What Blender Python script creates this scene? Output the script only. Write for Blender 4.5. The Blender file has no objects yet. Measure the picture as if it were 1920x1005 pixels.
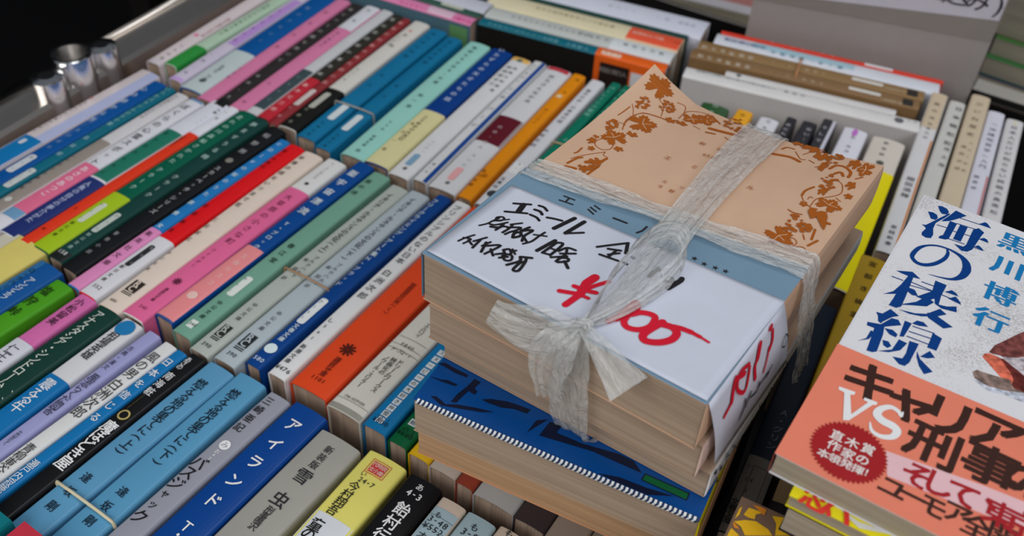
import bpy, bmesh, math, random
from mathutils import Vector, Matrix
from mathutils.geometry import tessellate_polygon

# ------------------------------------------------------------------ camera, world, lights, exposure
SC = bpy.context.scene
COL = SC.collection
Z0 = 0.85                      # height of the upright books' spines above the floor (m)
cam_d = bpy.data.cameras.new('camera')
cam = bpy.data.objects.new('camera', cam_d); COL.objects.link(cam); SC.camera = cam
cam_d.sensor_width = 36.0; cam_d.lens = 34.657
cam_d.clip_start = 0.01; cam_d.clip_end = 50
RX = Vector((0.53241214, -0.84504685, 0.04932677)); RY = -Vector((-0.55072371, -0.39005225, -0.73794488)); RZ = -Vector((0.64283801, 0.36572539, -0.67305589))
m = Matrix((RX, RY, RZ)).transposed().to_4x4(); m.translation = Vector((-0.32553785, -0.0003938, Z0 + 0.33037962))
cam.matrix_world = m
cam_d.dof.use_dof = True; cam_d.dof.focus_distance = 0.36; cam_d.dof.aperture_fstop = 12.0

w = bpy.data.worlds.new('world'); SC.world = w; w.use_nodes = True
w.node_tree.nodes['Background'].inputs[0].default_value = (0.80, 0.88, 1.0, 1)
w.node_tree.nodes['Background'].inputs[1].default_value = 0.22
def area(name, loc, target, sx, sy, power, col=(1, 1, 1)):
    d = bpy.data.lights.new(name, 'AREA'); d.shape = 'RECTANGLE'; d.size = sx; d.size_y = sy; d.energy = power; d.color = col
    o = bpy.data.objects.new(name, d); COL.objects.link(o); o.location = loc
    o.rotation_euler = (Vector(target) - Vector(loc)).to_track_quat('-Z', 'Y').to_euler(); return o
# shop ceiling panels: the brightest ones hang behind and to the left of the viewer
area('ceiling_panel_light', (-1.9, 0.75, 2.30), (0, 0.1, Z0), 1.6, 1.2, 31, (1.0, 0.975, 0.94))
area('ceiling_panel_light', (-1.1, -1.55, 2.35), (0, 0.1, Z0), 1.5, 1.1, 32, (0.96, 0.97, 1.0))
area('ceiling_panel_light', (0.25, -0.25, 3.1), (0, 0.1, Z0), 1.3, 1.3, 23, (0.95, 0.97, 1.0))
SC.view_settings.view_transform = 'Standard'; SC.view_settings.look = 'None'
SC.view_settings.gamma = 1.0; SC.view_settings.use_curve_mapping = False
SC.view_settings.exposure = -0.64

# ------------------------------------------------------------------ materials
def lin(h, k=1.28):
    o = []
    for i in (0, 2, 4):
        v = int(h[i:i+2], 16) / 255.0
        v = v / 12.92 if v <= 0.04045 else ((v + 0.055) / 1.055) ** 2.4
        o.append(min(0.88, v * k))
    if o[2] > 1.35*o[0]: f = 1 - 0.38*min(1.0, (o[2]/max(o[0], 1e-3) - 1.35)/1.5); o = [c*f for c in o]   # printing blues are deep
    return (*o, 1)
MATS = {}
def mat(h, rough=0.42, metal=0.0, coat=0.0, k=1.28, name=None):
    key = (h, rough, metal, coat)
    if key in MATS: return MATS[key]
    M = bpy.data.materials.new(name or 'print_' + h); M.use_nodes = True
    nt = M.node_tree; b = nt.nodes['Principled BSDF']
    b.inputs['Roughness'].default_value = rough; b.inputs['Metallic'].default_value = metal
    b.inputs['Specular IOR Level'].default_value = 0.25
    if coat: b.inputs['Coat Weight'].default_value = coat; b.inputs['Coat Roughness'].default_value = 0.12
    # faint paper / laminate mottling so nothing is perfectly flat
    tc = nt.nodes.new('ShaderNodeTexCoord'); nz = nt.nodes.new('ShaderNodeTexNoise'); nz.inputs['Scale'].default_value = 90; nz.inputs['Detail'].default_value = 3
    mr = nt.nodes.new('ShaderNodeMapRange'); mr.inputs['To Min'].default_value = 0.94; mr.inputs['To Max'].default_value = 1.05
    mx = nt.nodes.new('ShaderNodeMix'); mx.data_type = 'RGBA'; mx.blend_type = 'MULTIPLY'; mx.inputs[0].default_value = 1.0
    mx.inputs[6].default_value = lin(h, k)
    nt.links.new(tc.outputs['Object'], nz.inputs['Vector']); nt.links.new(nz.outputs['Fac'], mr.inputs['Value'])
    nt.links.new(mr.outputs[0], mx.inputs[7]); nt.links.new(mx.outputs[2], b.inputs['Base Color'])
    MATS[key] = M; return M
def page_mat(name, h, axis):
    M = bpy.data.materials.new(name); M.use_nodes = True; nt = M.node_tree; b = nt.nodes['Principled BSDF']
    b.inputs['Roughness'].default_value = 0.85; b.inputs['Specular IOR Level'].default_value = 0.15
    tc = nt.nodes.new('ShaderNodeTexCoord'); mp = nt.nodes.new('ShaderNodeMapping'); nz = nt.nodes.new('ShaderNodeTexNoise')
    s = [14, 14, 14]; s[axis] = 2600; mp.inputs['Scale'].default_value = s; nz.inputs['Scale'].default_value = 1.0; nz.inputs['Detail'].default_value = 4; nz.inputs['Roughness'].default_value = 0.7
    n2 = nt.nodes.new('ShaderNodeTexNoise'); mp2 = nt.nodes.new('ShaderNodeMapping'); s2 = [5, 5, 5]; s2[axis] = 420; mp2.inputs['Scale'].default_value = s2; n2.inputs['Scale'].default_value = 1
    ad = nt.nodes.new('ShaderNodeMath'); ad.operation = 'ADD'
    cr = nt.nodes.new('ShaderNodeValToRGB'); c = lin(h)
    cr.color_ramp.elements[0].position = 0.72; cr.color_ramp.elements[1].position = 1.25
    cr.color_ramp.elements[0].color = (c[0]*0.78, c[1]*0.76, c[2]*0.74, 1); cr.color_ramp.elements[1].color = (min(.9, c[0]*1.08), min(.9, c[1]*1.07), min(.9, c[2]*1.06), 1)
    cr.color_ramp.elements[1].position = 1.0
    bp_ = nt.nodes.new('ShaderNodeBump'); bp_.inputs['Strength'].default_value = 0.25; bp_.inputs['Distance'].default_value = 0.0004
    for a_, b_ in ((tc.outputs['Object'], mp.inputs['Vector']), (tc.outputs['Object'], mp2.inputs['Vector']), (mp.outputs[0], nz.inputs['Vector']), (mp2.outputs[0], n2.inputs['Vector']),
                   (nz.outputs['Fac'], ad.inputs[0]), (n2.outputs['Fac'], ad.inputs[1]), (nz.outputs['Fac'], bp_.inputs['Height']), (bp_.outputs[0], b.inputs['Normal'])):
        nt.links.new(a_, b_)
    hl = nt.nodes.new('ShaderNodeMath'); hl.operation = 'MULTIPLY'; hl.inputs[1].default_value = 0.85
    nt.links.new(ad.outputs[0], hl.inputs[0]); nt.links.new(hl.outputs[0], cr.inputs['Fac']); nt.links.new(cr.outputs[0], b.inputs['Base Color'])
    return M
PAGE_UP = page_mat('page_edges_upright', 'a08c7c', 1)
PAGE_FLAT = page_mat('page_edges_lying', 'a89480', 2)
PAGE_GREY = page_mat('page_edges_grey', 'a09888', 2)
PAGE_PEACH = page_mat('page_edges_peach', 'b4906e', 2)

# ------------------------------------------------------------------ mesh helpers
def new_obj(name, verts, faces, mats, parent=None, mi=None, smooth=False):
    me = bpy.data.meshes.new(name); me.from_pydata([tuple(v) for v in verts], [], faces)
    for M in (mats if isinstance(mats, (list, tuple)) else [mats]): me.materials.append(M)
    if mi: me.polygons.foreach_set('material_index', mi)
    if smooth: me.polygons.foreach_set('use_smooth', [True] * len(faces))
    me.update(); o = bpy.data.objects.new(name, me); COL.objects.link(o)
    if parent: o.parent = parent
    return o
def thing(name, label, cat, loc=(0, 0, 0), rz=0.0, group=None):
    o = bpy.data.objects.new(name, None); COL.objects.link(o); o.location = loc; o.rotation_euler = (0, 0, rz)
    o.empty_display_size = 0.02; o['label'] = label; o['category'] = cat
    if group: o['group'] = group
    return o
def tag(o, label, cat, group=None):
    o['label'] = label; o['category'] = cat
    if group: o['group'] = group
    return o
class MB:
    """collects geometry with several materials into one mesh"""
    def __init__(s): s.v = []; s.f = []; s.m = []; s.mats = []; s.k = 0
    def mi(s, M):
        if M not in s.mats: s.mats.append(M)
        return s.mats.index(M)
    def add(s, vs, fs, M):
        n = len(s.v); s.v += [tuple(v) for v in vs]; i = s.mi(M)
        for f in fs: s.f.append(tuple(n + k for k in f)); s.m.append(i)
    def box(s, a, b, M):
        x0, y0, z0 = a; x1, y1, z1 = b
        s.add([(x0,y0,z0),(x1,y0,z0),(x1,y1,z0),(x0,y1,z0),(x0,y0,z1),(x1,y0,z1),(x1,y1,z1),(x0,y1,z1)],
              [(0,3,2,1),(4,5,6,7),(0,1,5,4),(1,2,6,5),(2,3,7,6),(3,0,4,7)], M)
    def poly(s, pts, M, fz):
        """flat outline -> triangles on the surface fz(x, y)"""
        tri = tessellate_polygon([[Vector((p[0], p[1], 0)) for p in pts]])
        s.k += 1; lift = s.k*8e-7
        vs = [(p[0], p[1], fz(p[0], p[1]) + lift) for p in pts]; fs = []
        for a, b, c in tri:
            pa, pb, pc = pts[a], pts[b], pts[c]
            ar = (pb[0]-pa[0])*(pc[1]-pa[1]) - (pb[1]-pa[1])*(pc[0]-pa[0])
            if abs(ar) > 1e-14: fs.append((a, b, c) if ar > 0 else (a, c, b))
        if fs: s.add(vs, fs, M)
    def stroke(s, pts, w, M, fz, ws=None):
        """brush stroke with round ends laid on the surface fz; pts in m, w width in m"""
        P = catmull(pts, 5) if len(pts) > 2 else dense(pts, 0.003)
        n = len(P); hw = []
        for i in range(n):
            if ws: t = i / (n-1) * (len(ws)-1); k = min(int(t), len(ws)-2); hw.append((ws[k]*(1-(t-k)) + ws[k+1]*(t-k)) / 2)
            else: hw.append(w / 2)
        L = []; R_ = []
        for i in range(n):
            a = P[max(0, i-1)]; b = P[min(n-1, i+1)]; d = Vector((b[0]-a[0], b[1]-a[1])); d = d.normalized() if d.length > 1e-9 else Vector((1, 0))
            L.append((P[i][0]-d.y*hw[i], P[i][1]+d.x*hw[i])); R_.append((P[i][0]+d.y*hw[i], P[i][1]-d.x*hw[i]))
        vs = []; fs = []
        s.k += 1
        for i in range(n): e_ = s.k*8e-7 + i*2e-7; vs += [(*L[i], fz(*L[i]) + e_), (*R_[i], fz(*R_[i]) + e_)]
        for i in range(n-1): fs.append((2*i, 2*i+1, 2*i+3, 2*i+2))
        s.add(vs, fs, M)
        for i in (0, n-1):
            c = P[i]; r = hw[i]
            if r > 1e-4: s.disc(c[0], c[1], r, r, M, fz, 10)
    def disc(s, x, y, rx, ry, M, fz, n=20):
        s.k += 1; f0 = fz; k_ = s.k*8e-7; fz = lambda x, y: f0(x, y) + k_
        vs = [(x, y, fz(x, y))]
        for k in range(n):
            a = 2*math.pi*k/n; vs.append((x+rx*math.cos(a), y+ry*math.sin(a), fz(x+rx*math.cos(a), y+ry*math.sin(a))))
        s.add(vs, [(0, 1+k, 1+(k+1) % n) for k in range(n)], M)
    def ring(s, x, y, rx, ry, w, M, fz, n=24):
        vs = []
        for k in range(n):
            a = 2*math.pi*k/n
            for q in (0, w):
                px, py = x+(rx-q)*math.cos(a), y+(ry-q)*math.sin(a); vs.append((px, py, fz(px, py)))
        s.add(vs, [(2*k, 2*((k+1) % n), 2*((k+1) % n)+1, 2*k+1) for k in range(n)], M)
    def glyph(s, ch, cx, cy, size, M, fz, up=(1, 0), bold=0, serif=0, sx=1.0, rot=0.0):
        """one printed character centred at (cx, cy); up = direction of the character's head"""
        vs, fs = glyph_mesh(ch)
        ux, uy = up; rx, ry = uy, -ux
        cs, sn = math.cos(rot), math.sin(rot)
        d_ = (0, .009, .014, .020, .028)[bold]
        offs = [(-.04, 0), (-.014, 0), (.014, 0), (.04, 0)] if serif else [(0, 0)] if not bold else [(-d_, -d_*.4), (d_, d_*.4)] if bold == 1 else [(-d_, -d_), (d_, -d_), (d_, d_), (-d_, d_), (0, 0)]
        for off, offy in offs:
            s.k += 1; e_ = s.k*8e-7; o = []
            for gx, gy in vs:
                gx, gy = gx*cs - gy*sn, gx*sn + gy*cs
                gx = gx*sx + off; gy = gy + offy
                x = cx + (rx*gx + ux*gy)*size; y = cy + (ry*gx + uy*gy)*size
                o.append((x, y, fz(x, y) + e_))
            s.add(o, fs, M)
    def build(s, name, parent=None, smooth=False):
        return new_obj(name, s.v, s.f, s.mats, parent, s.m, smooth) if s.f else None
def catmull(P, n):
    out = []
    for i in range(len(P)-1):
        p0 = P[max(0, i-1)]; p1 = P[i]; p2 = P[i+1]; p3 = P[min(len(P)-1, i+2)]
        for k in range(n):
            t = k/n
            out.append(tuple(0.5*(2*b + (c-a)*t + (2*a-5*b+4*c-d)*t*t + (3*b-a-3*c+d)*t**3) for a, b, c, d in zip(p0, p1, p2, p3)))
    out.append(tuple(P[-1])); return out
def dense(P, step):
    a, b = Vector(P[0]), Vector(P[1]); n = max(1, int((b-a).length/step)); return [tuple(a.lerp(b, k/n)) for k in range(n+1)]
GL = {}
def glyph_mesh(ch, bold=0):
    """outline of a character as a flat mesh, centred on its em box"""
    k = ch
    if k in GL: return GL[k]
    cu = bpy.data.curves.new('g', 'FONT'); cu.body = ch; cu.size = 1.0; cu.resolution_u = 2; cu.fill_mode = 'FRONT'
    o = bpy.data.objects.new('g', cu); COL.objects.link(o); bpy.context.view_layer.update()
    me = bpy.data.meshes.new_from_object(o.evaluated_get(bpy.context.evaluated_depsgraph_get()))
    vs = [(v.co.x, v.co.y) for v in me.vertices]; fs = []
    for p in me.polygons:
        q = list(p.vertices)
        if p.normal.z < 0: q.reverse()
        fs.append(tuple(q))
    bpy.data.objects.remove(o); bpy.data.curves.remove(cu); bpy.data.meshes.remove(me)
    if vs:
        xs = [v[0] for v in vs]; ys = [v[1] for v in vs]
        cx = (min(xs)+max(xs))/2; cy = (min(ys)+max(ys))/2
        h = max(ys)-min(ys); wd = max(xs)-min(xs)
        sc = 1.0/CJK_EM
        vs = [((x-cx)*sc, (y-cy)*sc) for x, y in vs]
        if ch in '、。': vs = [(x+0.3, y+0.3) for x, y in vs]
        if ch in 'ャッュョぁっゃ': vs = [(x+0.06, y-0.02) for x, y in vs]
    GL[k] = (vs, fs); return GL[k]
CJK_EM = 1.0
_v, _f = glyph_mesh('国'); CJK_EM = (max(v[1] for v in _v) - min(v[1] for v in _v)) / 0.90; GL.clear()
ROT = 'ー・…(「」)〜-'

def prints_band(pr): return [q for q in pr if q[0] == 'O'][0][1]
# ------------------------------------------------------------------ an upright paperback, spine up
def book(key, hx, hy, yaw, L, t, h_base, label, prints):
    group, H = {'A': ('books in the front row, spines up', .105), 'B': ('books in the middle row, spines up', .105), 'C': ('books in the back row, spines up', .105), 'R': ('books beside the tied bundle, spines up', .105),
                'D': ('books behind the tied bundle, spines up', .105), 'E': ('tall books at the right, spines up', .105), 'X': ('books lying crosswise at the back, spines up', .105)}[key[0]]
    cover_h = {'X0': '1a1816', 'X5': 'b6b2b0', 'X11': '5c8090'}.get(key, h_base)
    root = thing('paperback_book', label, 'book', (hx, hy, Z0 - H), math.radians(yaw), group)
    dome = min(0.0011, t*0.055); rc = min(0.0012, t*0.16); hl = L/2
    def zt(y):
        y = min(abs(y), t/2); z = H - dome*(2*y/t)**2
        e = y - (t/2 - rc)
        if e > 0: z -= rc*(1 - math.sqrt(max(0.0, 1-(e/rc)**2)))
        return z
    def prof(off):
        ys = [-t/2 + rc*(1-math.cos(a*math.pi/8)) for a in range(0, 5)]
        mid = [(-t/2+rc) + (t-2*rc)*k/8 for k in range(1, 8)]
        ys = ys + mid + [-y for y in reversed(ys)]
        P = [(-t/2 - off, 0.0)] + [(y*(1+2*off/t), zt(y) + off) for y in ys] + [(t/2 + off, 0.0)]
        return P
    def wrap(name, x0, x1, off, M, th=0.00045, bottom=0.0, parent=root):
        P = prof(off); P[0] = (P[0][0], bottom); P[-1] = (P[-1][0], bottom)
        I = [(max(-t/2+th, min(t/2-th, y)), z - th) for y, z in P]; I[0] = (I[0][0], bottom); I[-1] = (I[-1][0], bottom)
        n = len(P); vs = []; fs = []
        for x in (x0, x1): vs += [(x, y, z) for y, z in P] + [(x, y, z) for y, z in I]
        for i in range(n-1):
            fs.append((i, i+1, 2*n+i+1, 2*n+i)); fs.append((n+i, 3*n+i, 3*n+i+1, n+i+1))
            fs.append((i, n+i, n+i+1, i+1)); fs.append((2*n+i, 2*n+i+1, 3*n+i+1, 3*n+i))
        return new_obj(name, vs, fs, M, parent, smooth=False)
    base = mat(h_base, 0.33)
    if cover_h == h_base: cov = wrap('cover', -hl, hl, 0.0, base)
    else:
        cov = wrap('cover', -hl, hl, 0.0, base)
        me = cov.data; me.materials.append(mat(cover_h, 0.38))
        for p in me.polygons:
            zz = [me.vertices[i].co.z for i in p.vertices]
            if min(zz) < H*0.5: p.material_index = 1
    mb = MB(); e = 0.0007
    mb.box((-hl+0.0008, -t/2+0.0006, 0.0008), (hl-0.0008, t/2-0.0006, H-dome-rc-0.0006), PAGE_UP)
    mb.build('page_block', root)
    pr = MB(); tx_ = MB(); lv = 0; parts = []
    S = lambda s: hl - s/1000.0
    PART = {'R': 'colour_panel', 'P': 'number_label', 'L': 'publisher_mark', 'S': 'seal_mark', 'E': 'round_mark', 'F': 'flower_mark'}; pool = pr
    for q in prints:
        if q[0] in PART: pr = MB(); parts.append((PART[q[0]], pr))
        else: pr = pool
        k = q[0]; lv += 1; ez = 0.00016 + 0.00002*lv
        fz = lambda x, y, ez=ez: zt(y) + ez
        if k == 'O':
            o = wrap('obi_band', S(q[2]), S(q[1]), 0.00022, mat(q[3], 0.36), 0.00012, 0.001)
        elif k in 'RPL':
            s0, s1, y0, y1, hc = q[1]/1000, q[2]/1000, q[3]/1000, q[4]/1000, q[5]
            ya, yb = min(y0, y1), max(y0, y1); ya = max(ya, -t/2+rc*0.35); yb = min(yb, t/2-rc*0.35)
            M = mat(hc, 0.34)
            if k == 'R':
                n = 8; vs = []
                for i in range(n+1):
                    y = ya + (yb-ya)*i/n
                    vs += [(hl-s1, y, zt(y)+0.00014+0.00001*lv), (hl-s0, y, zt(y)+0.00014+0.00001*lv)]
                pr.add(vs, [(2*i, 2*i+1, 2*i+3, 2*i+2) for i in range(n)], M)
            elif k == 'P':
                r = min((yb-ya)/2, (s1-s0)/2)*0.7; pts = []
                for cx, cy, a0 in ((hl-s0-r, yb-r, 0), (hl-s1+r, yb-r, 90), (hl-s1+r, ya+r, 180), (hl-s0-r, ya+r, 270)):
                    for j in range(5): a = math.radians(a0+j*22.5); pts.append((cx+r*math.cos(a), cy+r*math.sin(a)))
                pr.poly(pts, M, lambda x, y: zt(y)+0.0003)
            else:
                x0, x1 = hl-s1, hl-s0; f = lambda x, y: zt(y)+0.0003; xm = x0 + (x1-x0)*0.22
                if key == 'R0':
                    for a, b in (((x0, ya), (x1, ya)), ((x1, ya), (x1, yb)), ((x1, yb), (x0, yb)), ((x0, yb), (x0, ya))): pr.stroke([a, b], 0.0003, M, f)
                else:      # black publisher block with two pale letter shapes and a ruled foot
                    pr.poly([(xm, ya), (x1, ya), (x1, yb), (xm, yb)], M, f)
                    for u in (0.0, 0.45): pr.poly([(x0+(xm-x0)*u, ya), (x0+(xm-x0)*(u+.25), ya), (x0+(xm-x0)*(u+.25), yb), (x0+(xm-x0)*u, yb)], M, f)
                    g_ = min((x1-xm)*0.52, yb-ya); g2 = lambda x, y: zt(y)+0.00040
                    tx_.glyph('R', xm+(x1-xm)*0.73, (ya+yb)/2, g_*1.25, base, g2, bold=2); tx_.glyph('C', xm+(x1-xm)*0.27, (ya+yb)/2, g_*1.25, base, g2, bold=2)
        elif k == 'T':
            _, tx, s1, s2, yc, sz, hc, bo = q; M = mat(hc, 0.45); n = len(tx)
            for i, ch in enumerate(tx):
                s = s1 + (s2-s1)*(i/(n-1) if n > 1 else 0.5)
                z_ = 0.62 if ch in 'ッャュョっ' else (0.8 if ch.isdigit() else 1.0)
                tx_.glyph(ch, S(s), yc/1000, sz/1000*z_, M, lambda x, y: zt(y)+0.00036, bold=bo, rot=-math.pi/2 if ch in ROT else 0)
        elif k in 'HQ':
            if k == 'Q':
                _, ch, s, yc, sz = q; a = sz/2000; x = S(s)
                pr.poly([(x-a, yc/1000-a), (x+a, yc/1000-a), (x+a, yc/1000+a), (x-a, yc/1000+a)], mat('c8d0d4', 0.4), lambda x, y: zt(y)+0.00028)
                pr.glyph(ch, x, yc/1000, sz*0.75/1000, mat('4c5458', 0.45), lambda x, y: zt(y)+0.00042, bold=1); continue
            _, tx, s, yc, sz, hc, bo = q; M = mat(hc, 0.45); x = S(s)
            for i, ch in enumerate(tx):
                y = yc/1000 - (i-(len(tx)-1)/2)*sz*0.6/1000
                tx_.glyph(ch, x, y, sz/1000, M, lambda x, y: zt(y)+0.00036, bold=bo)
        elif k == 'E':
            pr.disc(S(max(q[1], q[3]+.4)), q[2]/1000, q[3]/1000, min(q[4]/1000, t*0.42), mat(q[5] if len(q) > 5 else q[4], 0.4), lambda x, y, lv=lv: zt(y)+0.0003+0.00003*lv)
        elif k == 'F':
            x = S(q[1]); r = q[3]/1000; M = mat(q[4], 0.45)
            for j in range(10):
                a = 2*math.pi*j/10; pr.stroke([(x+0.25*r*math.cos(a), 0.25*r*math.sin(a)), (x+r*math.cos(a), r*math.sin(a))], r*0.32, M, lambda x, y: zt(y)+0.0003)
        elif k == 'S':
            x = S(q[1]); r = q[3]/2000; M = mat('b8383a', 0.45); f = lambda x, y: zt(y)+0.0003
            for a, b in (((-r, -r), (r, -r)), ((r, -r), (r, r)), ((r, r), (-r, r)), ((-r, r), (-r, -r))): pr.stroke([(x+a[0], a[1]*1.25), (x+b[0], b[1]*1.25)], 0.00025, M, f)
            r *= 0.8; pr.poly([(x-r, -r*1.25), (x+r, -r*1.25), (x+r, r*1.25), (x-r, r*1.25)], M, f)
            for i, ch in enumerate('代文時小説庫'): pr.glyph(ch, x+(0.5-i % 2)*r, (1-i//2)*r*0.8, r*0.85, mat('dcb8a8', 0.45), lambda x, y: zt(y)+0.0004, bold=1)
    if key == 'X0':   # printed panels on the orange band where it wraps the front cover
        yf = t/2 + 0.0008; fr = MB()
        def fpoly(x0, x1, z0_, z1_, hc, e): fr.add([(x0, yf+e, z0_), (x1, yf+e, z0_), (x1, yf+e, z1_), (x0, yf+e, z1_)], [(3, 2, 1, 0)], mat(hc, 0.45))
        xs = -hl + 0.0006; xe = S(prints_band(prints)) - 0.001
        fpoly(xe - (xe-xs)*0.50, xe - (xe-xs)*0.07, H - 0.030, H - 0.005, '241a18', 0); fpoly(xs, xe - (xe-xs)*0.53, H - 0.034, H - 0.007, 'c8c6c8', 0)
        tm_ = MB()
        for i, ch in enumerate('格差と戦う人'): tm_.glyph(ch, -(xe - (xe-xs)*(0.11 + 0.065*i)), H - 0.010, 0.0040, mat('9c9490', 0.5), lambda x, y: 0, up=(0, 1), bold=1)
        fr.add([(-x, yf+0.0003, z) for x, z, _ in tm_.v], tm_.f, mat('9c9490', 0.5)); fr.build('band_print', root)
    if key == 'X11':
        fr = MB(); fr.add([(-hl+0.002, t/2+0.0004, H-.045), (-hl+.016, t/2+0.0004, H-.045), (-hl+.016, t/2+0.0004, H-.004), (-hl+0.002, t/2+0.0004, H-.004)], [(0, 1, 2, 3)], mat('5c8c5c', 0.4)); fr.build('cover_print', root)
    for nm_, p_ in parts: p_.build(nm_, root)
    pool.build('title_squares', root); tx_.build('spine_lettering', root)
    return root

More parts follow.
